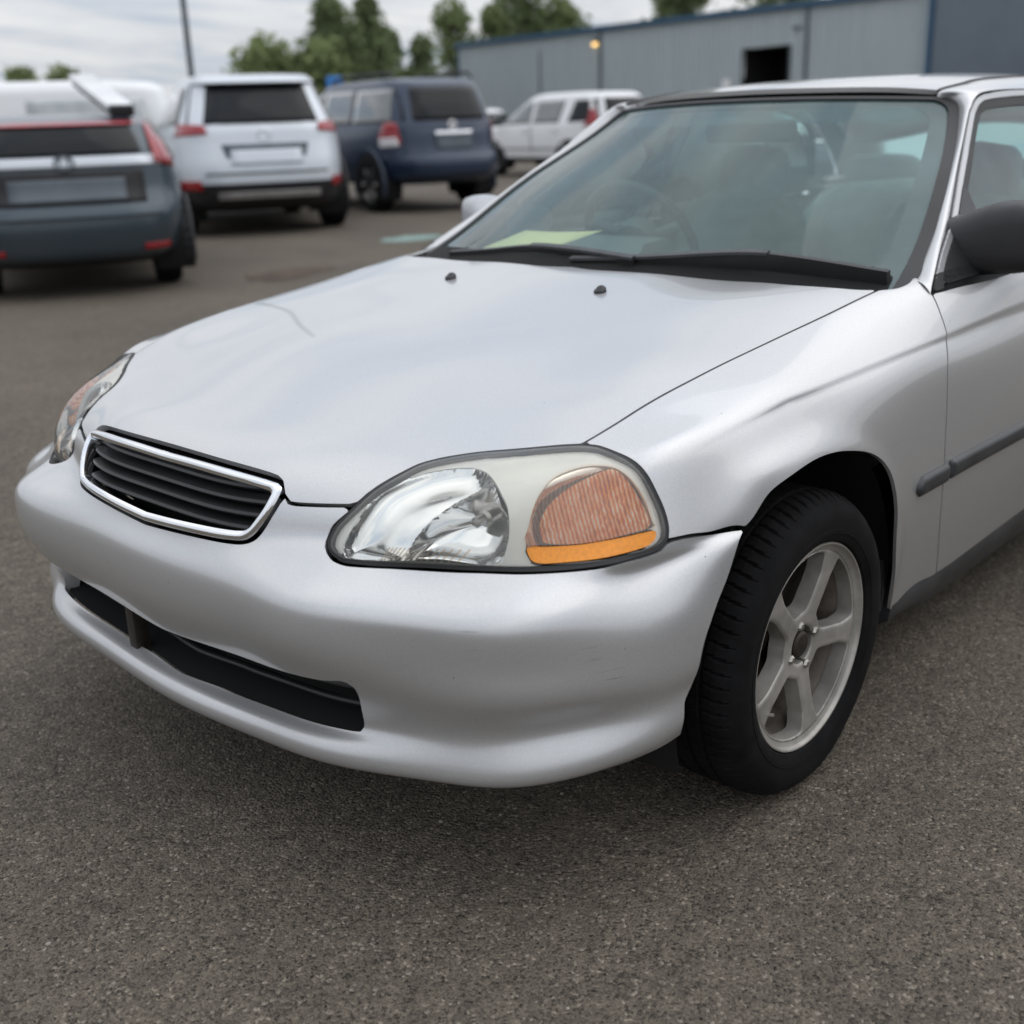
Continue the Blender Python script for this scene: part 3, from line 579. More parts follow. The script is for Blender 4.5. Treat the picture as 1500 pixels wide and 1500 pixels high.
# ---- headlights
hl_poly0 = np.concatenate([loop(CV['hl_top'], CV['hl_right'], CV['hl_bot'])[:-1]])
for s, w in SIDES:
    H = node('headlight', CAR); hp = sgnuv(hl_poly0, s); fh = poly_phi(SA, hp)
    V, F, N = trimmed(SA, box_of(hp), 0.005, lambda u, v, P: np.minimum(fh(u, v, P)+.0005, .0075-fh(u, v, P)), depth=0.01, off=-0.0005)
    mk('gasket', V, F, M_RUBBER, H, True, N, flip=True)
    cell = sgnuv(closed_loop(CV['cell'], 4), s); turn = sgnuv(closed_loop(CV['turn'], 4), s); amb = sgnuv(closed_loop(CV['amber'], 4), s)
    fc, ft, fa = poly_phi(SA, cell), poly_phi(SA, turn), poly_phi(SA, amb)
    fh_d = lambda u, v: np.maximum(fh(u, v, SA.P(u, v)), 0)
    V, F, N = trimmed(SA, box_of(hp), 0.005, lambda u, v, P: np.minimum(fh(u, v, P)-.006, -fa(u, v, P)-.0005), depth=0.0, relief=lambda d, u, v: .0008+.004*(1-np.exp(-fh_d(u, v)/.02)))
    mk('lens', V, F, M_LENS, H, True, N, flip=True)
    B1 = OffS(SA, .009)
    V, F, N = trimmed(B1, box_of(hp), 0.006, lambda u, v, P: (lambda Q: np.minimum(np.minimum(fh(u, v, Q)-.006, -fc(u, v, Q)), np.minimum(-ft(u, v, Q), -fa(u, v, Q)-.001)))(SA.P(u, v)), depth=0.008)
    mk('bezel', V, F, M_BEZEL, H, True, N, flip=True)
    # main reflector: a deep bowl on the right, a shallow wing on the left of it
    (ub, vb), (uw, vw), (uc, vc), (ut, vt) = [(s*a, b_) for a, b_ in CV['c_bulb']]
    def dep(u, v):
        du = (np.abs(u)-abs(uc))/.075; dv = (v-vc)/.080; r2 = du**2+dv**2; d_in = np.maximum(fc(u, v, SA.P(u, v)), 0)
        bowl = .052*np.clip(1-r2, 0, 1)**.6
        return .010+.018*(1-np.exp(-d_in/.010))+bowl
    V, F, N = trimmed(OffS(SA, dep), box_of(cell, .02), 0.003, lambda u, v, P: fc(u, v, SA.P(u, v))+.002, depth=0)
    o = mk('reflector', V, F, M_REFL, H, True, None, flip=True); autosmooth(o, 40)
    pb = SA.P([ub], [vb])[0]; nb = SA.Nrm([ub], [vb])[0]
    fw = np.array([-1, s*.12, -.02]); fw /= np.linalg.norm(fw)
    base = pb-nb*.055
    b = MB(); b.tube([base-fw*.02, base+fw*.008, base+fw*.012], [.014, .014, .009], 16); b.build('bulb_holder', M_NUT, H, flip=True)
    b = MB(); b.tube([base+fw*.010, base+fw*.03, base+fw*.036], [.0085, .0085, .003], 14); b.build('bulb', M_BULB, H, flip=True)
    b = MB()                                               # prism ribs moulded along the lower edge of the lens
    lo_a = np.array(CV['cell'][15]); lo_b = np.array(CV['cell'][13])
    for k in range(15):
        t = .28+.05*k; c0 = lo_a+(lo_b-lo_a)*t; uu = s*c0[0]; q0 = OffS(SA, .004).P([uu], [c0[1]+.002])[0]; q1 = OffS(SA, .004).P([uu+s*.006], [c0[1]+.018])[0]
        b.tube([q0, q1], .0017, 5)
    b.build('lens_ribs', M_RIBBED, H, flip=True)
    # turn signal: ribbed window over a reflector and an insert painted with orange bulb reflections
    V, F, N = trimmed(OffS(SA, lambda u, v: .012+.035*np.clip(1-((np.abs(u)-abs(ut))/.10)**2-((v-vt)/.09)**2, 0, 1)), box_of(turn, .02), 0.006, lambda u, v, P: ft(u, v, SA.P(u, v))+.004, depth=0)
    mk('signal_reflector', V, F, M_REFL, H, True, None, flip=True)
    V, F, N = trimmed(OffS(SA, lambda u, v: .005+.0011*np.sin((np.abs(u)+v*.55)*2*np.pi/.0072)), box_of(turn), 0.0016, lambda u, v, P: ft(u, v, SA.P(u, v))+.001, depth=0)
    mk('signal_lens', V, F, M_RIBBED, H, True, None, flip=True)
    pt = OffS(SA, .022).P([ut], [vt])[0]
    def glint_phi(u, v, P):
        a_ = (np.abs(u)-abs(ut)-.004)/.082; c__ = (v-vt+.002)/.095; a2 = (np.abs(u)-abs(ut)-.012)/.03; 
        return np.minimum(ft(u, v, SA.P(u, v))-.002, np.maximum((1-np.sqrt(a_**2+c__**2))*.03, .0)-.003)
    V, F, N = trimmed(OffS(SA, lambda u, v: .011+.012*np.clip(1-((np.abs(u)-abs(ut))/.07)**2-((v-vt)/.06)**2, 0, 1)), box_of(turn), 0.004, glint_phi, depth=.002)
    mk('painted_signal_glints', V, F, M_GLINT, H, True, None, flip=True)
    V, F, N = trimmed(SA, box_of(amb), 0.004, lambda u, v, P: fa(u, v, P)-.0008, depth=.008, off=.0025)
    mk('amber_reflector', V, F, M_AMBER, H, True, N, flip=True)
    V, F, N = trimmed(OffS(SA, .085), box_of(hp), 0.02, lambda u, v, P: fh(u, v, SA.P(u, v))+.01, depth=0)
    mk('housing', V, F, M_DARK, H, True, None, flip=True)

# ---- windscreen, roof, pillars
ctr = [(1.16, .858), (1.29, .935), (1.48, 1.045), (1.68, 1.148), (1.85, 1.231), (1.925, 1.268)]
edg = [(1.36, .712, .850), (1.499, .690, .913), (1.707, .638, 1.036), (1.894, .575, 1.134), (2.017, .520, 1.214), (2.06, .495, 1.255)]
NET_W = [[(c[0]+(e_[0]-c[0])*g**2.2, e_[1]*g, c[1]+(e_[2]-c[1])*g**2.2) for g in (0, .35, .65, .85, 1)] for c, e_ in zip(ctr, edg)]
SW = Surf(NET_W, True, None, -1); WU = SW.tu[-1]; WT = SW.tv[4]+.03
def rrect(u, v, a_side, a_top, a_bot, r):
    """signed inside distance of a rounded rectangle in the windscreen's own measure"""
    hw = WU-a_side; t = WT-a_top; bt_ = a_bot; cx = np.abs(u); cy = v-(t+bt_)/2; hh = (t-bt_)/2
    qx = cx-hw+r; qy = np.abs(cy)-hh+r
    return -(np.hypot(np.maximum(qx, 0), np.maximum(qy, 0))+np.minimum(np.maximum(qx, qy), 0)-r)
wbox = (-WU-.02, WU+.02, -.01, WT+.01)
WIND = node('windshield', CAR)
V, F, N = trimmed(SW, wbox, .012, lambda u, v, P: rrect(u, v, .006, .004, 0, .05), depth=.004, off=-.001); mk('glass', V, F, M_WIND, WIND, True, N, flip=True)
V, F, N = trimmed(SW, wbox, .009, lambda u, v, P: np.minimum(rrect(u, v, -.008, 0, -.01, .06), -rrect(u, v, .024, .013, -.2, .05)), depth=.012, off=.004); mk('rubber_moulding', V, F, M_RUBBER, WIND, True, N, flip=True)
V, F, N = trimmed(SW, wbox, .010, lambda u, v, P: np.minimum(rrect(u, v, .01, .006, 0, .06), -rrect(u, v, .068, .030, .085, .07)), depth=.001, off=-.006); mk('black_border', V, F, M_FRIT, WIND, True, N, flip=True)
V, F, N = trimmed(SW, wbox, .012, lambda u, v, P: np.minimum(rrect(u, v, .06, .03, .085, .07), v-(WT-.085-.02*np.cos(u*1.8))), depth=0, off=-.009); mk('tinted_band', V, F, M_SHADE, WIND, True, N, flip=True)
NET_R = [[(1.925, 0, 1.270), (1.945, .22, 1.267), (2.0, .38, 1.260), (2.04, .463, 1.251)], [(2.1, 0, 1.286), (2.12, .22, 1.283), (2.13, .38, 1.273), (2.14, .467, 1.264)],
         [(2.35, 0, 1.300), (2.35, .22, 1.297), (2.35, .38, 1.287), (2.35, .470, 1.279)], [(2.7, 0, 1.306), (2.7, .22, 1.303), (2.7, .38, 1.294), (2.7, .474, 1.285)], [(3.15, 0, 1.285), (3.15, .22, 1.282), (3.15, .38, 1.273), (3.15, .47, 1.264)]]
SR = Surf(NET_R, True, None, -1); RU = SR.tu[-1]
V, F, N = trimmed(SR, (-RU, RU, 0, SR.tv[-1]), .02, lambda u, v, P: np.minimum(RU-np.abs(u)-.004, .5+0*u), depth=.012); mk('roof', V, F, M_PAINT, CAR, True, N, flip=True)
V, F, N = trimmed(OffS(SR, .03), (-RU, RU, 0.02, SR.tv[-1]), .05, lambda u, v, P: .5+0*u, depth=0); mk('headliner', V, F, M_LINER, CAR, True, None, flip=True)
PI_ = [(1.418, .706, .878), (1.451, .697, .883), (1.499, .690, .913), (1.573, .675, .956), (1.635, .660, .996), (1.78, .615, 1.077), (1.894, .575, 1.134), (1.986, .540, 1.193), (2.017, .520, 1.216), (2.025, .500, 1.234), (2.012, .474, 1.248), (2.13, .474, 1.262), (2.297, .475, 1.276), (2.7, .478, 1.283), (3.15, .474, 1.262), (3.45, .50, 1.15), (3.85, .55, .955)]
PO_ = [(1.390, .757, .857), (1.424, .745, .877), (1.508, .718, .922), (1.59, .695, .962), (1.655, .674, .997), (1.77, .634, 1.069), (1.865, .602, 1.126), (1.965, .570, 1.194), (1.99, .565, 1.210), (2.02, .559, 1.227), (2.074, .555, 1.242), (2.191, .558, 1.248), (2.339, .560, 1.249), (2.7, .560, 1.25), (3.15, .55, 1.232), (3.5, .61, 1.08), (3.85, .72, .90)]
pin = smooth_curve(PI_, 6); pout = smooth_curve(PO_, 6)
for s, w in SIDES:
    sv = np.array([1, s, 1]); rings = []
    for t in np.linspace(0, 1, 7):
        q = pin*(1-t)+pout*t; q = q+np.array([-.004, .004, .006])*(4*t*(1-t)); rings.append((q*sv).tolist())
    rings.insert(0, ((pin+np.array([0, -.004, -.012]))*sv).tolist()); rings.append(((pout+np.array([.003, -.012, -.004]))*sv).tolist())
    b = MB(); b.loft(rings, closed=False); b.build('roof_pillar', M_PAINT, CAR, flip=True, ang=50)
    b = MB(); b.loft([((pin+np.array([.05, -.03, -.03]))*sv)[6:].tolist(), ((pout+np.array([.06, -.05, -.03]))*sv)[6:].tolist()], closed=False); b.build('pillar_lining', M_LINER, CAR, flip=True)
    # rubber strip in the roof ditch
    b = MB(); b.tube([(p*sv) for p in pin[60:88]], .005, 6); b.build('roof_strip', M_RUBBER, CAR, flip=True)
    # side window: silver frame, rubber, mirror corner and panes lie on one leaning surface
    fz = lambda z: np.interp(z, [.80, .857, .877, .922, .962, .997, 1.069, 1.126, 1.194, 1.21, 1.227, 1.242, 1.30], [.775, .757, .745, .718, .695, .674, .634, .602, .570, .565, .559, .555, .53])
    SG = FSurf(lambda x, z: np.stack([x, s*(fz(z)+.010*np.sin(np.clip((x-1.3)/2.0, 0, 1)*np.pi)*np.clip((1.25-z)/.35, 0, 1)), z], 1), -s)
    front = smooth_curve([(1.390, .857), (1.424, .877), (1.508, .922), (1.59, .962), (1.655, .997), (1.77, 1.069), (1.865, 1.126), (1.965, 1.194), (1.99, 1.210), (2.02, 1.226), (2.074, 1.239), (2.191, 1.245), (2.339, 1.247), (2.7, 1.247), (3.1, 1.230), (3.35, 1.15), (3.55, .99)], 5)
    opoly = np.concatenate([front, [(3.58, .872), (2.4, .866), (1.8, .862), (1.45, .860)]])
    fo = lambda u, v, P: np.where(inside(opoly, u, v), 1., -1.)*dist_line(SG, front, P)
    gb = (1.36, 3.6, .85, 1.26)
    fr = MB
    DW = node('door_window', CAR)
    belt = lambda u: .872+.004*(u > 1.5)
    V, F, N = trimmed(SG, gb, .010, lambda u, v, P: np.minimum(np.minimum(fo(u, v, P)-.003, .017-fo(u, v, P)), v-.864), depth=.012, off=.004); mk('door_frame', V, F, M_PAINT, DW, True, N, flip=True)
    V, F, N = trimmed(SG, gb, .010, lambda u, v, P: np.minimum(np.minimum(fo(u, v, P)-.016, .040-fo(u, v, P)), v-.864), depth=.012, off=.001); mk('window_rubber', V, F, M_RUBBER, DW, True, N, flip=True)
    V, F, N = trimmed(SG, gb, .010, lambda u, v, P: np.minimum(np.minimum(fo(u, v, P)-.003, .888-v), v-.856), depth=.012, off=.006); mk('belt_strip', V, F, M_RUBBER, DW, True, N, flip=True)
    V, F, N = trimmed(SG, gb, .012, lambda u, v, P: np.minimum(np.minimum(fo(u, v, P)-.018, 1.765-u), v-.866), depth=.010, off=.006); mk('mirror_corner', V, F, M_BLACK, DW, True, N, flip=True)
    V, F, N = trimmed(SG, gb, .02, lambda u, v, P: np.minimum(np.minimum(fo(u, v, P)-.03, u-1.75), v-.87), depth=0, off=-.003); mk('window_pane', V, F, M_SIDEG, DW, True, N, flip=True)
    V, F, N = trimmed(SG, gb, .012, lambda u, v, P: np.minimum(np.minimum(fo(u, v, P)-.03, .05-np.abs(u-2.45)), v-.87), depth=.01, off=.002); mk('centre_post', V, F, M_BLACK, DW, True, N, flip=True)
    # door mirror
    mm = M_BLACK if s > 0 else M_SKYSHEEN
    MR = node('side_mirror', CAR); rings = []
    for y, x0, x1, z0, z1, p_ in ((.60, 1.62, 1.82, .872, .985, 3), (.66, 1.60, 1.81, .868, .985, 3.2), (.70, 1.59, 1.79, .862, .990, 3.2), (.735, 1.595, 1.775, .860, 1.004, 3.2), (.77, 1.61, 1.77, .864, 1.016, 3.4), (.82, 1.625, 1.77, .868, 1.020, 3.8), (.855, 1.64, 1.768, .874, 1.014, 4), (.872, 1.66, 1.765, .89, 1.0, 3.6), (.878, 1.68, 1.758, .91, .98, 3)):
        if s < 0: y = .66+(y-.66)*.80; z1 = z0+(z1-z0)*.90
        cx, cz, a, c_ = (x0+x1)/2, (z0+z1)/2, (x1-x0)/2, (z1-z0)/2
        rings.append([(cx+a*math.copysign(abs(math.cos(t))**(2/p_), math.cos(t)), s*y, cz+c_*math.copysign(abs(math.sin(t))**(2/p_), math.sin(t))) for t in np.linspace(0, 2*math.pi, 36, endpoint=False)])
    b = MB(); b.loft(rings); b.build('mirror_housing', mm, MR, flip=True, ang=50)
    b = MB(); b.loft([[(x, s*(.775+.05*math.copysign(abs(math.cos(t))**.7, math.cos(t))), .937+.048*math.copysign(abs(math.sin(t))**.7, math.sin(t))) for t in np.linspace(0, 2*math.pi, 28, endpoint=False)] for x in (1.767, 1.773)]); b.build('mirror_glass', M_CHROME, MR, flip=True)
# rear window
NET_RW = [[(3.15, 0, 1.283), (3.15, .25, 1.28), (3.15, .47, 1.262)], [(3.5, 0, 1.13), (3.48, .25, 1.128), (3.45, .50, 1.12)], [(3.85, 0, .965), (3.84, .25, .963), (3.80, .55, .955)]]
SRW = Surf(NET_RW, True, None, -1); ru = SRW.tu[-1]
V, F, N = trimmed(SRW, (-ru, ru, 0, SRW.tv[-1]), .03, lambda u, v, P: .5+0*u, depth=0); mk('rear_window', V, F, M_SIDEG, CAR, True, N, flip=True)
V, F, N = trimmed(SRW, (-ru, ru, 0, SRW.tv[-1]), .02, lambda u, v, P: np.maximum(np.abs(u)-ru+.05, np.maximum(.04-v, v-SRW.tv[-1]+.04)), depth=0, off=.004); mk('rear_window_border', V, F, M_FRIT, CAR, True, N, flip=True)
# cowl and wipers
V, F, N = trimmed(SW, (-WU+.03, WU-.03, -.02, .11), .012, lambda u, v, P: np.minimum(WU-.035-np.abs(u), .078+.012*np.cos(u*2.2)-v), depth=.006, off=.004); mk('cowl', V, F, M_DARK, CAR, True, N, flip=True)
for pts, bl in (([(1.305, -.53, .880), (1.27, -.36, .896), (1.262, -.20, .912), (1.245, -.05, .912), (1.225, .14, .903)], 0), ([(1.222, -.04, .893), (1.24, .16, .905), (1.277, .38, .922), (1.31, .50, .916), (1.375, .672, .890)], 1)):
    WP = node('wiper', CAR); c_ = smooth_curve(pts, 6)
    b = MB(); rings = []
    for k, p in enumerate(c_):
        h = .010*(1-.5*abs(k/(len(c_)-1)-.5)); rings.append([p+np.array(d) for d in ((-.006, 0, h), (.008, 0, h+.003), (.012, 0, -.012), (0, 0, -.026), (-.004, 0, -.012))])
    b.loft(rings); b.build('wiper_blade', M_BLACK, WP, flip=True)
    a = c_[:len(c_)*2//3] if bl else c_[len(c_)//2:]
    b = MB(); b.loft([[p+np.array([-.012, 0, .012]), p+np.array([.002, 0, .017]), p+np.array([.004, 0, .010]), p+np.array([-.012, 0, .006])] for p in a]); b.build('wiper_arm', M_TRIM, WP, flip=True)
# ---- wheels (local frame: outward is -Y)
def make_wheel(th0):
    W = node('wheel', CAR)
    prof = [(.188, .03), (.192, .004), (.200, -.006), (.212, -.0105), (.216, -.0115), (.2165, -.0125), (.226, -.0135), (.2265, -.0125), (.240, -.0135), (.258, -.0125), (.272, -.008), (.2835, .001), (.2925, .011), (.2985, .020), (.3015, .030), (.3025, .040), (.3025, .046), (.2965, .0475), (.2965, .053), (.303, .0545), (.3035, .070), (.3035, .077), (.297, .0785), (.297, .085), (.3035, .0865), (.3035, .10), (.3035, .117), (.297, .1185), (.297, .124), (.303, .1255), (.3025, .14), (.3015, .150), (.297, .160), (.285, .172), (.26, .183), (.22, .184), (.19, .17)]
    prof = [(.192+(r_-.192)*.82 if r_ > .192 else r_, a_) for r_, a_ in prof]
    n = 576; V = []; nb = 72
    for i, (r, a) in enumerate(prof):
        for j in range(n):
            t = 2*math.pi*j/n; rr = r
            if .008 <= a <= .046 and r > .264:
                ph = (j/n*nb+(a-.02)*9) % 1
                if ph < .16: rr = r-.0065*min(1, (a-.004)/.012)
            elif .0545 <= a <= .1175 and r > .2805:
                ph = (j/n*nb*.5+a*28) % 1
                if ph < .07: rr = r-.005
            elif a > .12 and r > .272:
                ph = (j/n*nb-a*9) % 1
                if ph < .16: rr = r-.0065
            z = rr*math.sin(t); x = rr*math.cos(t)
            if z < -.2815: z = -.2815
            bulge = 0.0
            if z < -.21: bulge = -.006*((-.21-z)/.07)*(1 if a < .085 else -1)
            V.append((x, a+bulge, z))
    F = []
    for i in range(len(prof)-1):
        for j in range(n): k = (j+1) % n; F.append((i*n+j, (i+1)*n+j, (i+1)*n+k, i*n+k))
    o = mk('tyre', V, F, M_TYRE, W, True, recalc=True); autosmooth(o, 28)
    rim = MB().lathe([(.1885, .030), (.1885, .006), (.1935, .004), (.1945, -.001), (.1930, -.0035), (.1905, -.003), (.1875, .003), (.1860, .004), (.1825, .006), (.1785, .0075)], (0, 0, 0), 128).build('rim_lip', M_RIM, W, ang=50)
    MB().lathe([(.1785, .0125), (.1765, .04), (.166, .055), (.163, .11), (.17, .165)], (0, 0, 0), 96).build('rim_barrel', M_BARREL, W, ang=50)
    def face(u, v):
        r = np.hypot(u, v); return np.stack([u, .006+.010*np.clip((.178-r)/.12, 0, 1)**1.4, v], 1)
    FS = FSurf(face, 1)
    def fphi(u, v, P):
        r = np.hypot(u, v); a = (np.degrees(np.arctan2(v, u))-th0) % 72-36; aa = np.radians(36-np.abs(a))
        d1 = r*np.sin(aa)-(.0190+.22*np.clip(r-.135, 0, 1)); d2 = .1735-r; d3 = r-.063; k = .0045
        d = -k*np.log(np.exp(-d1/k)+np.exp(-d2/k)+np.exp(-d3/k))
        return np.minimum(np.minimum(-d, .1795-r), r-.0365)
    V, F, N = trimmed(FS, (-.182, .182, -.182, .182), .0028, fphi, depth=.030, relief=lambda d, u, v: -.0035*np.clip(1-d/.006, 0, 1)**2)
    o = mk('rim_spokes', V, F, M_RIM, W, True); autosmooth(o, 55)
    MB().lathe([(.001, .016), (.020, .017), (.025, .021), (.027, .036), (.036, .045), (.06, .05)], (0, 0, 0), 40).build('hub', M_HUB, W)
    for k in range(4):
        t = R(45+90*k+th0); b = MB(); b.lathe([(.0005, .010), (.006, .0105), (.0088, .015), (.0088, .04)], (.0435*math.cos(t), 0, .0435*math.sin(t)), 6); b.build('lug_nut', M_NUT, W, smooth=False)
    MB().lathe([(.05, .075), (.125, .075), (.125, .09), (.162, .10), (.162, .11), (.05, .11)], (0, 0, 0), 48).build('brake_disc', M_BRAKE, W)
    t = R(th0+150); b = MB(); b.tube([(.158*math.cos(t), .02, .158*math.sin(t)), (.150*math.cos(t), -.002, .150*math.sin(t))], .0035, 8); b.build('valve', M_NUT, W)
    return W
W0 = make_wheel(63)
def copy_tree(o, parent):
    c = o.copy(); col.objects.link(c); c.parent = parent
    for ch in o.children: copy_tree(ch, c)
    return c
wheels = [(.827, -.829, 0), (.827, .829, 1), (3.44, -.829, 0), (3.44, .829, 1)]
for i, (x, y, f) in enumerate(wheels):
    w = W0 if i == 0 else copy_tree(W0, CAR)
    w.location = (x, y, .3035); w.rotation_euler = (0, R(17*i), R(180) if f else 0)
# ---- underbody and cabin (design frame)
b = MB(); b.loft([[(x, y, z) for x, z in ((.16, .34), (.25, .28), (.40, .27), (4.2, .25), (4.25, .5), (3.95, .56), (1.5, .56), (.50, .60), (.28, .54))] for y in (-.44, .44)]); b.build('underbody', M_DARK, CAR, flip=True, ang=20)
b = MB(); b.box(1.20, 3.05, -.76, .76, .2, .30); b.build('floor_pan', M_DARK, CAR, flip=True)
b = MB(); b.loft([[(1.26, y, .815), (1.40, y, .842), (1.60, y, .852), (1.76, y, .846), (1.86, y, .81), (1.88, y, .70), (1.80, y, .55), (1.3, y, .5)] for y in np.linspace(-.70, .70, 9)]); b.build('dashboard', M_DASH, CAR, flip=True, ang=60)
b = MB(); b.loft([[(1.66, y, .84), (1.70, y, .885), (1.80, y, .892), (1.86, y, .87), (1.86, y, .82)] for y in np.linspace(-.54, -.18, 7)]); b.build('instrument_hood', M_DASH, CAR, flip=True, ang=60)
ST = node('steering_wheel', CAR)
sc = np.array([1.93, -.36, .865]); ax = np.array([.88, 0, .47]); e1 = np.array([0, 1., 0]); e2 = np.cross(ax, e1)
b = MB(); b.tube([sc+.185*(math.cos(t)*e1+math.sin(t)*e2) for t in np.linspace(0, 2*math.pi, 49)], .015, 10, cap=False); b.build('wheel_ring', M_BLACK, ST, flip=True)
b = MB()
for a in (20, 160, 270): b.tube([sc, sc+.18*(math.cos(R(a))*e1+math.sin(R(a))*e2)], .016, 8)
b.tube([sc-ax*.03, sc+ax*.02], .07, 20); b.build('wheel_spokes', M_DASH, ST, flip=True)
def cushion(name, parent, cx, cy, cz, a, bb, c_, tilt=0.0, p_=3.2, mat=None):
    rings = []; ct, st_ = math.cos(tilt), math.sin(tilt)
    for ph in np.linspace(-1, 1, 13):
        k = (1-abs(ph)**p_)**(1/p_) if abs(ph) < 1 else 0.02; r_ = []
        for t in np.linspace(0, 2*math.pi, 28, endpoint=False):
            x = a*max(k, .02)*math.copysign(abs(math.cos(t))**(2/p_), math.cos(t)); y = bb*max(k, .02)*math.copysign(abs(math.sin(t))**(2/p_), math.sin(t)); z = c_*ph
            r_.append((cx+x*ct+z*st_, cy+y, cz-x*st_+z*ct))
        rings.append(r_)
    return MB().loft(rings).build(name, mat or M_CLOTH, parent, flip=True, ang=80)
for s in (1, -1):
    SE = node('front_seat', CAR)
    cushion('seat_back', SE, 2.46, s*.37, .66, .085, .245, .34, R(12))
    cushion('head_rest', SE, 2.56, s*.37, 1.02, .055, .125, .095, R(10))
    cushion('seat_base', SE, 2.20, s*.37, .44, .27, .25, .09)
    b = MB(); b.tube([(2.43, s*.615, 1.17), (2.44, s*.63, .9), (2.42, s*.58, .6), (2.30, s*.5, .45)], .022, 6); b.build('seat_belt', M_TRIM, CAR, flip=True)
RS = node('rear_seat', CAR)
cushion('seat_back', RS, 3.33, 0, .70, .11, .62, .29, R(18))
for s in (1, -1): cushion('head_rest', RS, 3.44, s*.33, .98, .06, .15, .07, R(15))
b = MB(); b.box(3.40, 3.86, -.62, .62, .90, .925); b.build('parcel_shelf', M_DASH, CAR, flip=True)
b = MB(); b.loft([[(1.93+dx, -.13+y, 1.165+z) for y, z in ((0, -.028), (.26, -.028), (.268, 0), (.26, .028), (0, .028), (-.008, 0))] for dx in (-.012, .012)]); b.build('interior_mirror', M_BLACK, CAR, flip=True, bevel=.006)
for s in (1, -1):
    b = MB(); b.loft([[(x, s*y, z) for y, z in ((.70, .30), (.72, .60), (.725, .82), (.71, .872))] for x in (1.45, 1.8, 2.4, 3.1)], closed=False); b.build('door_lining', M_DASH, CAR, flip=True)
# loose sheet of pale yellow paper lying on the dashboard against the glass
M_PAPER = pmat('pale_yellow_paper', (1.0, 0.80, 0.42), 0.85, var=0.04)
PS = OffS(SW, .022)
c4 = np.array(PAPER_UV); pg = []
for i in range(9):
    for j in range(7):
        a, c_ = i/8, j/6; q = (c4[0]*(1-a)+c4[1]*a)*(1-c_)+(c4[3]*(1-a)+c4[2]*a)*c_; p = PS.P([q[0]], [q[1]])[0]; pg.append((p[0], -p[1], p[2]-.02-.004*math.sin(a*3.1)))
pf_ = [(i*7+j, (i+1)*7+j, (i+1)*7+j+1, i*7+j+1) for i in range(8) for j in range(6)]
po = mk('paper_sheet', pg, pf_, M_PAPER, None, True, label='pale yellow sheet of paper lying on the dashboard behind the windshield', cat='paper')
sm = po.modifiers.new('thickness', 'SOLIDIFY'); sm.thickness = .0006
# ------------------------------------------------------------------ ground
def asphalt():
    m, nt, out = new_mat('worn_asphalt')
    tco = nd(nt, 'ShaderNodeTexCoord').outputs['Object']
    v1 = nd(nt, 'ShaderNodeTexVoronoi', {'Vector': tco, 'Scale': 190.0, 'Randomness': 1.0})
    v2 = nd(nt, 'ShaderNodeTexVoronoi', {'Vector': tco, 'Scale': 430.0, 'Randomness': 1.0})
    big = nd(nt, 'ShaderNodeTexNoise', {'Vector': tco, 'Scale': 0.8, 'Detail': 8.0, 'Roughness': 0.62}).outputs['Fac']
    mid = nd(nt, 'ShaderNodeTexNoise', {'Vector': tco, 'Scale': 22.0, 'Detail': 6.0, 'Roughness': 0.7}).outputs['Fac']
    c1 = nd(nt, 'ShaderNodeSeparateColor', {0: v1.outputs['Color']}).outputs[0]; c2 = nd(nt, 'ShaderNodeSeparateColor', {0: v2.outputs['Color']}).outputs[1]
    s1 = ramp(nt, c1, [(0.0, (0.012, 0.011, 0.010)), (0.16, (0.030, 0.027, 0.024)), (0.24, (0.105, 0.094, 0.081)), (0.70, (0.150, 0.135, 0.117)), (0.92, (0.19, 0.172, 0.150)), (0.985, (0.42, 0.385, 0.345))])
    s2 = ramp(nt, c2, [(0.0, (0.010, 0.009, 0.008)), (0.22, (0.05, 0.045, 0.039)), (0.34, (0.115, 0.103, 0.089)), (0.85, (0.165, 0.149, 0.130)), (1.0, (0.24, 0.217, 0.19))])
    mixc = nd(nt, 'ShaderNodeMixRGB', {0: 0.5, 1: s1, 2: s2}).outputs[0]
    tone = ramp(nt, big, [(0.3, (0.72, 0.685, 0.63)), (0.7, (1.12, 1.05, 0.95))])
    mixc = nd(nt, 'ShaderNodeMixRGB', {0: 1.0, 1: mixc, 2: tone}, blend_type='MULTIPLY').outputs[0]
    tone2 = ramp(nt, mid, [(0.35, (0.78, 0.78, 0.79)), (0.65, (1.18, 1.17, 1.15))])
    mixc = nd(nt, 'ShaderNodeMixRGB', {0: 1.0, 1: mixc, 2: tone2}, blend_type='MULTIPLY').outputs[0]
    h = nd(nt, 'ShaderNodeMath', {0: v1.outputs['Distance'], 1: -1.0, 2: 0.6}, operation='MULTIPLY_ADD').outputs[0]
    h2 = nd(nt, 'ShaderNodeMath', {0: mid, 1: 1.2, 2: h}, operation='MULTIPLY_ADD').outputs[0]
    bp = nd(nt, 'ShaderNodeBump', {'Height': h2, 'Strength': 0.75, 'Distance': 0.004})
    p = nd(nt, 'ShaderNodeBsdfPrincipled', {'Base Color': mixc, 'Roughness': 0.88, 'Specular IOR Level': 0.3, 'Normal': bp.outputs[0]})
    nt.links.new(p.outputs[0], out.inputs[0]); return m
M_ASPH = asphalt()
g = 1500.0
mk('ground', [(-g, -g, 0), (g, -g, 0), (g, g, 0), (-g, g, 0)], [(0, 1, 2, 3)], M_ASPH, None, False, kind='structure', label='worn grey asphalt yard with pale aggregate')

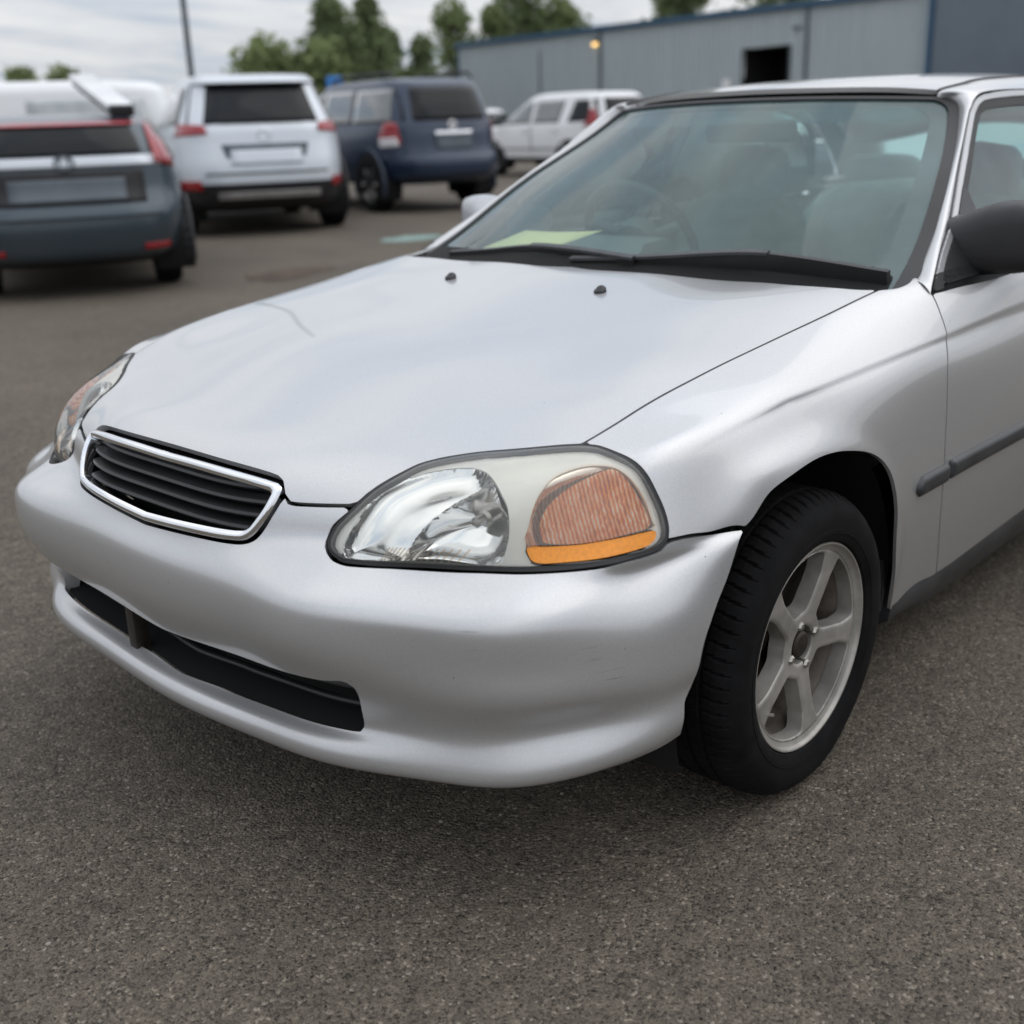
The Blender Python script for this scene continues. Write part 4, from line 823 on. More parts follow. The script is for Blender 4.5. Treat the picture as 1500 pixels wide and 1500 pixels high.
M_STAIN = pmat('brown_stain', (0.07, 0.045, 0.03), 0.9, var=0.3, vscale=5)
def blot(name, cx, cy, rx, ry, mat, seed, label, cat):
    g_ = np.random.default_rng(seed); n = 40; ph = g_.uniform(0, 6.28, 5); V = [(cx, cy, .004)]
    for k in range(n):
        t = 2*math.pi*k/n; r = 1+.18*math.sin(2*t+ph[0])+.15*math.sin(3*t+ph[1])+.10*math.sin(7*t+ph[2])+.07*math.sin(11*t+ph[3]); V.append((cx+rx*r*math.cos(t), cy+ry*r*math.sin(t), .004))
    return mk(name, V, [(0, 1+k, 1+(k+1) % n) for k in range(n)], mat, None, False, label=label, cat=cat)
blot('stain', 5.20, 6.50, .42, .30, M_STAIN, 3, 'brown oily stain on the asphalt in front of the white crossover', 'stain')
# crumbled safety glass lying in a heap near the navy SUV
M_CRUMB = pmat('teal_glass_crumbs', (0.30, 0.46, 0.42), 0.15, var=0.2, vscale=40, coat=0.5)
def crumbs(name, n, cx, cy, rx, ry, size, mat, seed, label, cat, z=.004):
    g_ = np.random.default_rng(seed); b = MB()
    for k in range(n):
        a = g_.uniform(0, 6.28); r = g_.random()**.6; x = cx+rx*r*math.cos(a); y = cy+ry*r*math.sin(a); s_ = size*g_.uniform(.5, 1.3); h = s_*g_.uniform(.5, .9); w_ = g_.uniform(0, 6.28)
        rg_ = [[(x+f*s_*math.cos(w_+q*1.2566)*(1+.25*math.sin(q*2.3+k)), y+f*s_*math.sin(w_+q*1.2566), zz) for q in range(5)] for f, zz in ((.8, 0), (1, h*.45), (.55, h))]
        b.loft(rg_)
    return mk(name, b.V, b.F, mat, None, False, kind='stuff', label=label, cat=cat)
crumbs('glass_crumbs', 700, 7.85, 7.80, .40, .26, .010, M_CRUMB, 4, 'teal heap of shattered window glass on the asphalt left of the hood', 'broken glass')
M_PEB = pmat('pebble_stone', (0.24, 0.215, 0.185), 0.85, var=0.35, vscale=60)
crumbs('pebbles', 900, 1.2, -.6, 4.2, 4.2, .0042, M_PEB, 8, 'loose small pebbles scattered over the asphalt', 'pebbles')
# ------------------------------------------------------------------ parked vehicles in the background (local frame: +X forward, Y left)
M_CWHITE = paint('white_car_paint', (0.78, 0.79, 0.80), 0.0, 0.35, 0.25, 0.6, False)
M_CSILV = paint('bluish_white_paint', (0.62, 0.66, 0.71), 0.25, 0.35, 0.2, 0.6, False)
M_CBLUE = paint('navy_car_paint', (0.012, 0.028, 0.062), 0.2, 0.4, 0.25, 0.6, False)
M_CSLATE = paint('slate_blue_paint', (0.036, 0.056, 0.074), 0.3, 0.35, 0.25, 0.6, False)
M_CGREY = paint('charcoal_car_paint', (0.07, 0.075, 0.08), 0.4, 0.35, 0.15, 0.6, False)
M_CLAD = pmat('black_cladding', (0.016, 0.016, 0.018), 0.6, var=0.15)
M_CGLASS = pmat('dark_car_glass', (0.010, 0.012, 0.014), 0.08, 0.0, var=0.05, spec=0.25)
M_CGLASSL = pmat('lighter_car_glass', (0.10, 0.11, 0.11), 0.04, 0.0, var=0.1, coat=1.0, spec=1.0)
M_CPALE = pmat('pale_reflecting_glass', (0.42, 0.45, 0.46), 0.08, 0.0, var=0.08, coat=1.0)
M_RED = pmat('tail_light_red', (0.30, 0.010, 0.016), 0.15, 0.0, var=0.1, vscale=20, coat=0.5)
M_CLEAR = pmat('tail_light_clear', (0.72, 0.70, 0.70), 0.15, 0.2, var=0.05, coat=0.5)
M_PLATE = pmat('plate_recess_grey', (0.10, 0.12, 0.14), 0.5, var=0.05)
M_SRIM = pmat('silver_wheel', (0.36, 0.35, 0.34), 0.4, 0.5, var=0.1)
class Vehicle:
    def __init__(s, name, label, levels, paint_m, clad_m=None, clad_z=0.0, loc=(0, 0), heading=0.0, group=None, cat='car', wheel=(.35, .22), axles=(-1.35, 1.35), track=.80, p=5.0):
        s.root = thing(name, label, cat, (loc[0], loc[1], 0), heading, group); s.p = p
        lv = np.array(levels, float); z = lv[:, 0]; k = np.arange(len(z)); kk = np.linspace(0, len(z)-1, (len(z)-1)*4+1)
        W_ = np.stack([np.interp(kk, k, lv[:, i]) for i in range(4)], 1)
        for i in range(1, 4):                                 # soften between levels
            a = W_[:, i].copy(); W_[1:-1, i] = .25*a[:-2]+.5*a[1:-1]+.25*a[2:]
        s.z, s.xr, s.xf, s.w = W_.T
        n = 72; t = np.linspace(0, 2*math.pi, n, endpoint=False)
        def ring(i):
            a = (s.xf[i]-s.xr[i])/2; c = (s.xf[i]+s.xr[i])/2; ct, st = np.cos(t), np.sin(t)
            return np.stack([c+a*np.sign(ct)*np.abs(ct)**(2/p), s.w[i]*np.sign(st)*np.abs(st)**(2/p), np.full(n, s.z[i])], 1).tolist()
        rings = [ring(i) for i in range(len(s.z))]
        cut = int(np.searchsorted(s.z, clad_z)) if clad_m else 0
        if clad_m:
            MB().loft(rings[:cut+1]).build('lower_cladding', clad_m, s.root, ang=40)
        MB().loft(rings[cut:]).build('body', paint_m, s.root, ang=40)
        r, wd = wheel
        for x in axles:
            for sy in (1, -1):
                wn_ = node('wheel', s.root); wn_.location = (x, sy*track, r)
                MB().lathe([(r*.62, -.5*wd), (r*.72, -.53*wd), (r*.93, -.5*wd), (r, -.36*wd), (r, .36*wd), (r*.93, .5*wd), (r*.72, .53*wd), (r*.62, .5*wd)], (0, 0, 0), 40).build('tyre', M_TYRE, wn_)
                b = MB().lathe([(.001, sy*wd*.30), (r*.2, sy*wd*.36), (r*.22, sy*wd*.25), (r*.5, sy*wd*.12), (r*.6, sy*wd*.3), (r*.65, sy*wd*.5)], (0, 0, 0), 30)
                for q in range(6):
                    a = q*math.pi/3; b.tube([(r*.15*math.cos(a), sy*wd*.33, r*.15*math.sin(a)), (r*.6*math.cos(a), sy*wd*.40, r*.6*math.sin(a))], r*.09, 6)
                b.build('rim', M_SRIM, wn_)
                ar = MB(); rr = r*1.13; yo = np.interp(r*1.6, s.z, s.w)
                ar.loft([[(x+rad*math.cos(a), sy*(yo+o_), r+rad*math.sin(a)) for a in np.linspace(R(-18), R(198), 22)] for rad, o_ in ((rr*1.0, -.06), (rr*1.0, .012), (rr*1.11, .014), (rr*1.13, -.01))], closed=False)
                ar.build('wheel_arch', clad_m or paint_m, s.root)
                dk = MB(); dk.loft([[(x, sy*(yo+.004), r)]+[(x+rr*math.cos(a), sy*(yo+.004), r+rr*math.sin(a)) for a in np.linspace(R(-30), R(210), 20)], [(x, sy*(yo-.3), r)]+[(x+rr*math.cos(a), sy*(yo-.3), r+rr*math.sin(a)) for a in np.linspace(R(-30), R(210), 20)]])
                dk.build('wheel_opening', M_DARK, s.root)
    def at(s, z): return [np.interp(z, s.z, q) for q in (s.xr, s.xf, s.w)]
    def rear(s, name, mat, quad, off=.006, n=8, side=-1, parent=None):
        """quad: (y,z) corners a-b-c-d on the rear (side -1) or front (+1) face"""
        q = np.array(quad, float); V = []
        for i in range(n+1):
            for j in range(n+1):
                a, b = i/n, j/n; y, z = (q[0]*(1-a)+q[1]*a)*(1-b)+(q[3]*(1-a)+q[2]*a)*b
                xr, xf, w = s.at(z); A_ = (xf-xr)/2; y = max(-.95*w, min(.95*w, y)); yy = abs(y)/w; x = (xf+xr)/2+side*(A_*(1-yy**s.p)**(1/s.p)+off); V.append((x, y, z))
        F = [(i*(n+1)+j, (i+1)*(n+1)+j, (i+1)*(n+1)+j+1, i*(n+1)+j+1) for i in range(n) for j in range(n)]
        o = mk(name, V, F, mat, parent or s.root, True); sm_ = o.modifiers.new('thickness', 'SOLIDIFY'); sm_.thickness = .012; sm_.offset = 0; return o
    def side(s, name, mat, quad, off=.006, n=8, sides=(1, -1)):
        for sy in sides:
            q = np.array(quad, float); V = []
            for i in range(n+1):
                for j in range(n+1):
                    a, b = i/n, j/n; x, z = (q[0]*(1-a)+q[1]*a)*(1-b)+(q[3]*(1-a)+q[2]*a)*b
                    xr, xf, w = s.at(z); A_ = (xf-xr)/2; c0 = (xf+xr)/2; x = max(c0-.96*A_, min(c0+.96*A_, x)); xx = abs(x-c0)/A_; V.append((x, sy*(w*(1-xx**s.p)**(1/s.p)+off), z))
            F = [(i*(n+1)+j, (i+1)*(n+1)+j, (i+1)*(n+1)+j+1, i*(n+1)+j+1) for i in range(n) for j in range(n)]
            o = mk(name, V, F, mat, s.root, True); sm_ = o.modifiers.new('thickness', 'SOLIDIFY'); sm_.thickness = .012; sm_.offset = 0
    def rx(s, y, z): xr, xf, w = s.at(z); return (xf+xr)/2-(xf-xr)/2*(1-min(abs(y)/w, .998)**s.p)**(1/s.p)
def place(contact, heading, local):
    a = R(heading); return (contact[0]-(local[0]*math.cos(a)-local[1]*math.sin(a)), contact[1]-(local[0]*math.sin(a)+local[1]*math.cos(a)))
GRP = 'vehicles parked across the yard'
# 1 slate blue hatchback, tail towards the camera
lv = [(.24, -2.02, 2.1, .72), (.32, -2.14, 2.2, .84), (.50, -2.18, 2.24, .90), (.62, -2.17, 2.22, .91), (.78, -2.08, 2.12, .90), (.92, -2.06, 1.70, .88), (1.00, -2.05, 1.25, .86), (1.12, -1.99, .95, .80), (1.26, -1.88, .62, .70), (1.315, -1.66, .42, .66), (1.345, -1.3, .28, .60), (1.36, -.85, .10, .50)]
v = Vehicle('parked_hatchback', 'slate blue hatchback seen from behind at the left edge', lv, M_CSLATE, M_CLAD, .27, place((4.40, 7.08), 63, (-1.38, -.70)), R(63), GRP, wheel=(.315, .20), axles=(-1.38, 1.32), track=.70)
v.rear('rear_window', M_CGLASS, [(-.68, 1.05), (.68, 1.05), (.64, 1.255), (-.64, 1.255)])
v.rear('spoiler_edge', M_RED, [(-.67, 1.258), (.67, 1.258), (.655, 1.285), (-.655, 1.285)], .03)
for sy in (1, -1): v.rear('tail_light', M_RED, [(sy*.66, .98), (sy*.835, .93), (sy*.72, 1.26), (sy*.62, 1.26)], .02)
v.rear('chrome_strip', M_CSILV, [(-.70, .965), (.70, .965), (.67, 1.035), (-.67, 1.035)], .02)
em = MB(); em.tube([(v.rx(0, 1.0)-.03, .07*math.cos(t), .995+.05*math.sin(t)) for t in np.linspace(0, 2*math.pi, 25)], .009, 6, False); em.tube([(v.rx(0, 1.0)-.03, .035*math.cos(t), .998+.047*math.sin(t)) for t in np.linspace(0, 2*math.pi, 25)], .007, 6, False); em.build('emblem', M_PLATE, v.root)
v.rear('plate_recess', M_CLAD, [(-.56, .70), (.56, .70), (.56, .93), (-.56, .93)], .008)
v.rear('plate_panel', M_PLATE, [(-.42, .72), (.42, .72), (.42, .88), (-.42, .88)], .016)
v.rear('bumper_crease', M_CSLATE, [(-.84, .60), (.84, .60), (.84, .68), (-.84, .68)], .03)
for sy in (1, -1): v.rear('bumper_reflector', M_RED, [(sy*.50, .345), (sy*.70, .345), (sy*.70, .385), (sy*.50, .385)], .012)
v.side('side_window', M_CGLASSL, [(-1.5, .98), (.95, .98), (.45, 1.33), (-1.35, 1.30)])
# 2 white crossover
lv = [(.26, -2.05, 2.1, .78), (.36, -2.26, 2.24, .86), (.56, -2.32, 2.3, .905), (.75, -2.30, 2.3, .915), (.95, -2.24, 2.24, .915), (1.04, -2.22, 1.75, .90), (1.12, -2.20, 1.35, .87), (1.30, -2.10, .98, .79), (1.48, -1.98, .62, .71), (1.60, -1.92, .38, .665), (1.665, -1.75, .20, .61), (1.695, -1.3, .02, .5)]
v = Vehicle('parked_suv', 'white crossover with red tail lights, tail towards us, left of the navy SUV', lv, M_CSILV, M_CLAD, .52, place((8.62, 10.15), 63, (-1.50, -.856)), R(63), GRP, wheel=(.36, .225), axles=(-1.40, 1.31), track=.80)
v.root.scale = (1.07, 1.13, 1.07)
v.rear('rear_window', M_CGLASS, [(-.74, 1.17), (.74, 1.17), (.62, 1.58), (-.62, 1.58)])
v.rear('roof_spoiler', M_CSILV, [(-.66, 1.58), (.66, 1.58), (.62, 1.66), (-.62, 1.66)], .10)
for sy in (1, -1):
    v.rear('tail_light', M_RED, [(sy*.56, 1.08), (sy*.875, 1.05), (sy*.85, 1.19), (sy*.58, 1.16)], .022)
    v.rear('bumper_reflector', M_RED, [(sy*.66, .50), (sy*.84, .50), (sy*.84, .60), (sy*.68, .60)], .02)
v.rear('plate_recess', M_PLATE, [(-.40, .83), (.40, .83), (.44, .96), (-.44, .96)], .006)
v.rear('number_plate', M_CSILV, [(-.36, .76), (.36, .76), (.36, .90), (-.36, .90)], .014)
v.rear('tailgate_shadow_line', M_CLAD, [(-.62, .655), (.62, .655), (.62, .675), (-.62, .675)], .006)
v.rear('skid_plate', M_SRIM, [(-.52, .40), (.52, .40), (.52, .47), (-.52, .47)], .03)
em = MB(); em.tube([(v.rx(0, 1.06)-.02, .06*math.cos(t), 1.06+.05*math.sin(t)) for t in np.linspace(0, 2*math.pi, 25)], .008, 6, False); em.build('emblem', M_CHROME, v.root)
v.side('side_window', M_CGLASSL, [(-1.75, 1.18), (1.05, 1.12), (.50, 1.55), (-1.62, 1.55)])
# 3 navy body-on-frame SUV
lv = [(.38, -2.18, 2.2, .80), (.46, -2.34, 2.32, .88), (.66, -2.37, 2.36, .92), (.85, -2.30, 2.34, .92), (1.05, -2.28, 2.28, .915), (1.12, -2.26, 1.6, .90), (1.20, -2.24, 1.25, .875), (1.42, -2.16, .98, .82), (1.62, -2.06, .72, .76), (1.72, -2.00, .58, .72), (1.77, -1.85, .46, .66), (1.79, -1.5, .25, .55)]
v = Vehicle('parked_suv', 'navy blue SUV with roof rails and red tail lights, parked at an angle', lv, M_CBLUE, None, 0, place((11.95, 10.85), 75.5, (-1.42, -.79)), R(75.5), GRP, wheel=(.385, .26), axles=(-1.42, 1.43), track=.79)
v.rear('rear_window', M_CGLASS, [(-.70, 1.22), (.70, 1.22), (.66, 1.66), (-.66, 1.66)])
for sy in (1, -1):
    v.rear('tail_light', M_RED, [(sy*.74, .92), (sy*.905, .90), (sy*.895, 1.22), (sy*.76, 1.20)], .02)
    v.rear('reverse_light', M_CLEAR, [(sy*.76, .90), (sy*.88, .88), (sy*.88, 1.00), (sy*.78, 1.01)], .03)
v.rear('chrome_bar', M_CHROME, [(-.30, 1.03), (.30, 1.03), (.30, 1.075), (-.30, 1.075)], .03)
v.rear('plate_panel', M_PLATE, [(-.28, .85), (.28, .85), (.28, 1.02), (-.28, 1.02)], .012)
v.rear('rear_bumper', M_CBLUE, [(-.88, .50), (.88, .50), (.88, .76), (-.88, .76)], .06)
em = MB(); em.tube([(v.rx(0, 1.15)-.012, .055*math.cos(t), 1.155+.055*math.sin(t)) for t in np.linspace(0, 2*math.pi, 25)], .009, 6, False); em.tube([(v.rx(0, 1.15)-.012, -.07, 1.155), (v.rx(0, 1.15)-.012, .07, 1.155)], .008, 6); em.build('emblem', M_CHROME, v.root)
v.side('side_window', M_CGLASSL, [(-1.95, 1.20), (-.95, 1.20), (-.95, 1.64), (-1.85, 1.64)]); v.side('side_window', M_CGLASSL, [(-.88, 1.20), (.10, 1.20), (.10, 1.65), (-.88, 1.65)]); v.side('side_window', M_CGLASSL, [(.17, 1.20), (1.2, 1.20), (.75, 1.62), (.17, 1.65)])
for sy in (1, -1):
    b = MB(); b.tube([(-1.8, sy*.62, 1.78), (-1.7, sy*.62, 1.85), (-.2, sy*.62, 1.86), (.2, sy*.62, 1.79)], .022, 8); b.build('roof_rail', M_CLAD, v.root)
# 4 white compact SUV by the metal building
lv = [(.30, -2.15, 2.1, .78), (.40, -2.25, 2.22, .85), (.60, -2.28, 2.28, .885), (.82, -2.26, 2.26, .89), (.98, -2.24, 2.10, .885), (1.05, -2.24, 1.55, .875), (1.10, -2.23, 1.25, .86), (1.30, -2.18, .95, .79), (1.48, -2.10, .60, .73), (1.60, -2.04, .36, .69), (1.66, -1.9, .18, .63), (1.685, -1.5, 0, .52)]
v = Vehicle('parked_suv', 'white SUV side-on in front of the corrugated wall, right of the navy SUV', lv, M_CWHITE, M_CLAD, .40, place((18.2, 13.4), 79, (-2.24, .86)), R(79), GRP, wheel=(.34, .22), axles=(-1.31, 1.31), track=.77)
v.side('side_window', M_CGLASS, [(-2.0, 1.12), (-1.28, 1.10), (-1.42, 1.52), (-1.98, 1.52)]); v.side('side_window', M_CGLASSL, [(-1.0, 1.10), (-.12, 1.10), (-.12, 1.54), (-1.08, 1.54)]); v.side('side_window', M_CGLASSL, [(-.02, 1.10), (1.05, 1.08), (.48, 1.50), (-.02, 1.54)])
v.side('door_line', M_CLAD, [(-.09, .50), (-.075, .50), (-.075, 1.08), (-.09, 1.08)], .004); v.side('sill_line', M_PLATE, [(-1.0, .575), (1.0, .575), (1.0, .60), (-1.0, .60)], .006)
for x in (.02, -1.0): v.side('door_handle', M_CSILV, [(x, .93), (x+.2, .93), (x+.2, .965), (x, .965)], .03)
v.rear('rear_window', M_CGLASS, [(-.70, 1.10), (.70, 1.10), (.62, 1.55), (-.62, 1.55)])
for sy in (1, -1):
    v.rear('tail_light', M_RED, [(sy*.72, 1.02), (sy*.875, 1.02), (sy*.80, 1.34), (sy*.68, 1.34)], .022); v.rear('tail_light_upper', M_CLEAR, [(sy*.68, 1.34), (sy*.80, 1.34), (sy*.74, 1.54), (sy*.65, 1.54)], .022)
mb = MB(); mb.box(.95, 1.10, .86, 1.04, 1.06, 1.20); mb.build('door_mirror', M_CLAD, v.root, bevel=.03)
# 5 white car further back
lv = [(.25, -2.2, 2.2, .78), (.4, -2.3, 2.28, .86), (.65, -2.3, 2.28, .88), (.88, -2.2, 2.1, .87), (.98, -2.0, 1.4, .84), (1.2, -1.7, .8, .74), (1.45, -1.2, .35, .66), (1.52, -.9, .1, .56)]
v = Vehicle('parked_car', 'white car far back between the navy SUV and the white SUV', lv, M_CWHITE, None, 0, (26.2, 24.6), R(205), GRP, wheel=(.32, .2), track=.76)
v.side('side_window', M_CGLASS, [(-1.7, 1.0), (-.2, 1.0), (-.2, 1.4), (-1.2, 1.4)]); v.side('side_window', M_CGLASS, [(-.1, 1.0), (1.1, 1.0), (.4, 1.4), (-.1, 1.4)])
v.rear('windscreen', M_CGLASSL, [(-.7, 1.0), (.7, 1.0), (.6, 1.4), (-.6, 1.4)], side=1)
for sy in (1, -1): v.rear('head_light', M_CLEAR, [(sy*.5, .72), (sy*.8, .70), (sy*.8, .84), (sy*.5, .84)], .012, side=1)
# 6 white van behind the hatchback
lv = [(.35, -2.5, 2.4, .85), (.5, -2.6, 2.55, .95), (.9, -2.6, 2.6, .97), (1.1, -2.58, 2.2, .96), (1.25, -2.55, 1.95, .94), (1.7, -2.45, 1.5, .88), (1.95, -2.4, 1.25, .84), (2.05, -2.25, 1.0, .76), (2.09, -1.8, .6, .6)]
v = Vehicle('parked_van', 'white van standing behind the slate blue hatchback', lv, M_CWHITE, None, 0, (6.6, 14.9), R(150), GRP, cat='van', wheel=(.35, .22), axles=(-1.6, 1.6), track=.82, p=7)
v.root.scale = (1, 1, .90)
v.side('side_window', M_CPALE, [(-2.2, 1.35), (-.6, 1.35), (-.6, 1.82), (-2.1, 1.82)]); v.side('side_window', M_CPALE, [(.2, 1.32), (1.6, 1.30), (1.2, 1.80), (.2, 1.84)])
v.side('panel_line', M_PLATE, [(-2.4, 1.08), (1.9, 1.08), (1.9, 1.11), (-2.4, 1.11)], .004); v.side('sliding_door_line', M_PLATE, [(-.2, .5), (-.18, .5), (-.18, 1.9), (-.2, 1.9)], .004)
# white board with a dark underside lying across the hatchback roof
A_ = np.array((4.47, 8.22, 1.64)); B_ = np.array((4.12, 7.02, 1.36)); d_ = B_-A_; d_ /= np.linalg.norm(d_); sd_ = np.cross(d_, (0, 0, 1)); sd_ /= np.linalg.norm(sd_); up_ = np.cross(sd_, d_)
BD = thing('board', 'white board with dark end sticking up over the slate blue hatchback', 'board', tuple((A_+B_)/2))
def slab(o0, o1, u0, u1, w0, mat, nm):
    b = MB(); c0 = (A_+B_)/2
    b.loft([[A_+d_*t+sd_*sx*w0+up_*uz-c0 for sx, uz in ((-1, u0), (1, u0), (1, u1), (-1, u1))] for t in (o0, o1)]); return b.build(nm, mat, BD, bevel=.008)
LBD = float(np.linalg.norm(B_-A_)); slab(0, LBD, .0, .05, .10, M_CWHITE, 'plank'); slab(0.02, LBD, -.04, -.001, .08, M_CLAD, 'underside'); slab(LBD+.001, LBD+.07, -.03, .05, .09, M_CLAD, 'end_block')
# 7 charcoal sedan seen through the windshield, 8 white sedan seen through the side window
lv = [(.22, -2.2, 2.15, .78), (.34, -2.32, 2.28, .85), (.60, -2.36, 2.32, .885), (.80, -2.34, 2.24, .885), (.90, -2.30, 1.7, .875), (.95, -2.1, 1.2, .86), (1.02, -1.6, 1.0, .82), (1.2, -1.25, .66, .73), (1.34, -.95, .38, .66), (1.40, -.6, .15, .56)]
def sedan(label, mat, loc, hd, chrome):
    v = Vehicle('parked_car', label, lv, mat, None, 0, loc, R(hd), GRP, wheel=(.32, .21), axles=(-1.38, 1.38), track=.78)
    v.side('side_window', M_CGLASS, [(-1.35, .97), (-.12, .96), (-.12, 1.32), (-.92, 1.32)]); v.side('side_window', M_CGLASS, [(-.05, .96), (1.02, .95), (.42, 1.31), (-.05, 1.33)])
    if chrome:
        for sy in (1, -1):
            c_ = smooth_curve([(1.05, .94), (.2, .948), (-.8, .952), (-1.40, .957), (-1.47, .985), (-1.30, 1.10), (-1.10, 1.24), (-.92, 1.335), (-.4, 1.36), (.3, 1.345)], 5)
            pts = []
            for x, z in c_:
                xr, xf, w = v.at(z); A0 = (xf-xr)/2; xx = min(abs(x-(xf+xr)/2)/A0, .998); pts.append((x, sy*(w*(1-xx**v.p)**(1/v.p)+.014), z))
            b = MB(); b.tube(pts, .012, 6); b.build('window_trim', M_CHROME, v.root)
    v.side('door_handle', M_CHROME if chrome else mat, [(-.35, .80), (-.15, .80), (-.15, .83), (-.35, .83)], .03); v.side('door_handle', M_CHROME if chrome else mat, [(.75, .80), (.95, .80), (.95, .83), (.75, .83)], .03)
    v.rear('windscreen', M_CGLASSL, [(-.72, .98), (.72, .98), (.58, 1.33), (-.58, 1.33)], side=1); v.rear('rear_window', M_CGLASSL, [(-.72, 1.02), (.72, 1.02), (.56, 1.33), (-.56, 1.33)])
    for sy in (1, -1): v.rear('tail_light', M_RED, [(sy*.5, .72), (sy*.86, .72), (sy*.84, .86), (sy*.5, .86)], .015); v.rear('head_light', M_CLEAR, [(sy*.45, .62), (sy*.84, .62), (sy*.82, .75), (sy*.45, .74)], .015, side=1)
    return v
sedan('charcoal sedan with bright window trim seen through the silver sedan windshield', M_CGREY, place((7.68, 2.58), 66, (-1.47, .80)), 66, True)
sedan('white sedan seen through the silver sedan side window', M_CWHITE, (12.9, 2.6), 75, False)

# 9 unseen SUV inferred from the door's reflections, added off-view to darken the door
lv = [(.30, -2.2, 2.2, .80), (.42, -2.32, 2.3, .88), (.66, -2.35, 2.34, .92), (.95, -2.30, 2.28, .92), (1.05, -2.26, 1.7, .91), (1.14, -2.24, 1.3, .89), (1.40, -2.14, .95, .82), (1.62, -2.02, .62, .74), (1.72, -1.8, .42, .66), (1.75, -1.4, .2, .54)]
v = Vehicle('parked_suv', 'unseen charcoal SUV in the next bay, added to darken the silver sedan door', lv, M_CGREY, M_CLAD, .42, (3.2, -4.05), R(180), GRP, wheel=(.36, .24), axles=(-1.4, 1.4), track=.80)
v.side('side_window', M_CGLASS, [(-1.9, 1.16), (-.15, 1.16), (-.15, 1.60), (-1.8, 1.60)]); v.side('side_window', M_CGLASS, [(-.05, 1.16), (1.15, 1.14), (.65, 1.56), (-.05, 1.60)])
v.rear('windscreen', M_CGLASS, [(-.74, 1.18), (.74, 1.18), (.62, 1.58), (-.62, 1.58)], side=1); v.rear('rear_window', M_CGLASS, [(-.70, 1.2), (.70, 1.2), (.62, 1.6), (-.62, 1.6)])
for sy in (1, -1): v.rear('tail_light', M_RED, [(sy*.70, .95), (sy*.90, .95), (sy*.88, 1.2), (sy*.72, 1.2)], .02); v.rear('head_light', M_CLEAR, [(sy*.5, .78), (sy*.88, .78), (sy*.86, .92), (sy*.5, .92)], .02, side=1)

# ------------------------------------------------------------------ metal buildings
def corrug():
    m, nt, out = new_mat('ribbed_blue_grey_sheet')
    tco = nd(nt, 'ShaderNodeTexCoord').outputs['Object']
    st = nd(nt, 'ShaderNodeMapping', {'Vector': tco, 'Scale': (2.5, 2.5, 0.25)}).outputs[0]
    nz = nd(nt, 'ShaderNodeTexNoise', {'Vector': st, 'Scale': 1.3, 'Detail': 6.0, 'Roughness': 0.65}).outputs['Fac']
    cl = ramp(nt, nz, [(0.3, (0.40, 0.455, 0.475)), (0.7, (0.46, 0.515, 0.53))])
    p = nd(nt, 'ShaderNodeBsdfPrincipled', {'Base Color': cl, 'Roughness': 0.5, 'Metallic': 0.1}); nt.links.new(p.outputs[0], out.inputs[0]); return m
M_SHEET = corrug()
M_SHEET2 = pmat('plain_slate_sheet', (0.135, 0.165, 0.20), 0.55, 0.1, var=0.06, vscale=0.6)
M_BTRIM = pmat('blue_trim', (0.02, 0.075, 0.14), 0.45, var=0.06)
M_PIPE = pmat('grey_downpipe', (0.09, 0.11, 0.125), 0.5, var=0.1)
M_SIGN = pmat('white_sign', (0.75, 0.75, 0.74), 0.5, var=0.03)
d2 = Vector((-0.16736, -0.98590, 0)); n2 = Vector((-0.98590, 0.16736, 0))           # along the wall to the right, and out towards the yard
BL = thing('metal_building', 'long blue-grey ribbed metal building behind the white SUV', 'building', (48.956, 47.644, 0)); rz = math.atan2(d2.y, d2.x); BL.rotation_euler = (0, 0, rz)
# building frame: +X along the wall to the right, -Y... the outward side is local +Y * sgn
osg = 1.0 if (Matrix.Rotation(rz, 3, 'Z') @ Vector((0, 1, 0))).dot(n2) > 0 else -1.0
H_ = 5.1
def ribbed(s0, s1, z0, z1, mat=M_SHEET, parent=BL, pitch=.30, dep=.075):
    b = MB(); pts = []; x = s0
    while x < s1-1e-6:
        for f, o_ in ((0, 0), (.40, 0), (.50, dep), (.80, dep), (.90, 0)):
            xx = x+f*pitch
            if xx < s1: pts.append((xx, osg*o_))
        x += pitch
    pts.append((s1, 0)); b.loft([[(a, c_, z0) for a, c_ in pts], [(a, c_, z1) for a, c_ in pts]], closed=False)
    return b.build('wall_panel', mat, parent, smooth=False)
D0, D1, DT = 21.06, 23.58, 3.75
for s0, s1 in ((0, 6.0), (6.0, 11.9), (11.9, 16.5), (16.5, D0), (D1, 24.4), (24.4, 30.15)): ribbed(s0, s1, 0, H_)
ribbed(D0, D1, DT, H_)
def lbox(nm, mat, x0, x1, y0, y1, z0, z1, parent=BL, bevel=0.0):
    b = MB(); b.box(x0, x1, min(osg*y0, osg*y1), max(osg*y0, osg*y1), z0, z1); return b.build(nm, mat, parent, bevel=bevel)
lbox('eave_trim', M_BTRIM, -.15, 30.15, -.05, .22, H_+.002, H_+.24); lbox('roof', M_SHEET, -.1, 30.1, -12, -.06, H_-.05, H_+.18)
lbox('end_wall', M_SHEET, -.02, .02, -12, -.01, 0, H_-.06); lbox('corner_trim', M_BTRIM, -.12, .0, -.05, .10, 0, H_)
dr = MB(); dr.loft([[(D0+.02, osg*y, z) for y, z in ((-.02, 0), (-2.5, 0), (-2.5, DT-.02), (-.02, DT-.02))], [(D1-.02, osg*y, z) for y, z in ((-.02, 0), (-2.5, 0), (-2.5, DT-.02), (-.02, DT-.02))]]); dr.F = [f for k, f in enumerate(dr.F) if k != 3]; dr.build('open_bay', M_DARK, BL, smooth=False)
for x in (D0-.06, D1): lbox('bay_jamb', M_PIPE, x, x+.06, .0, .08, 0, DT)
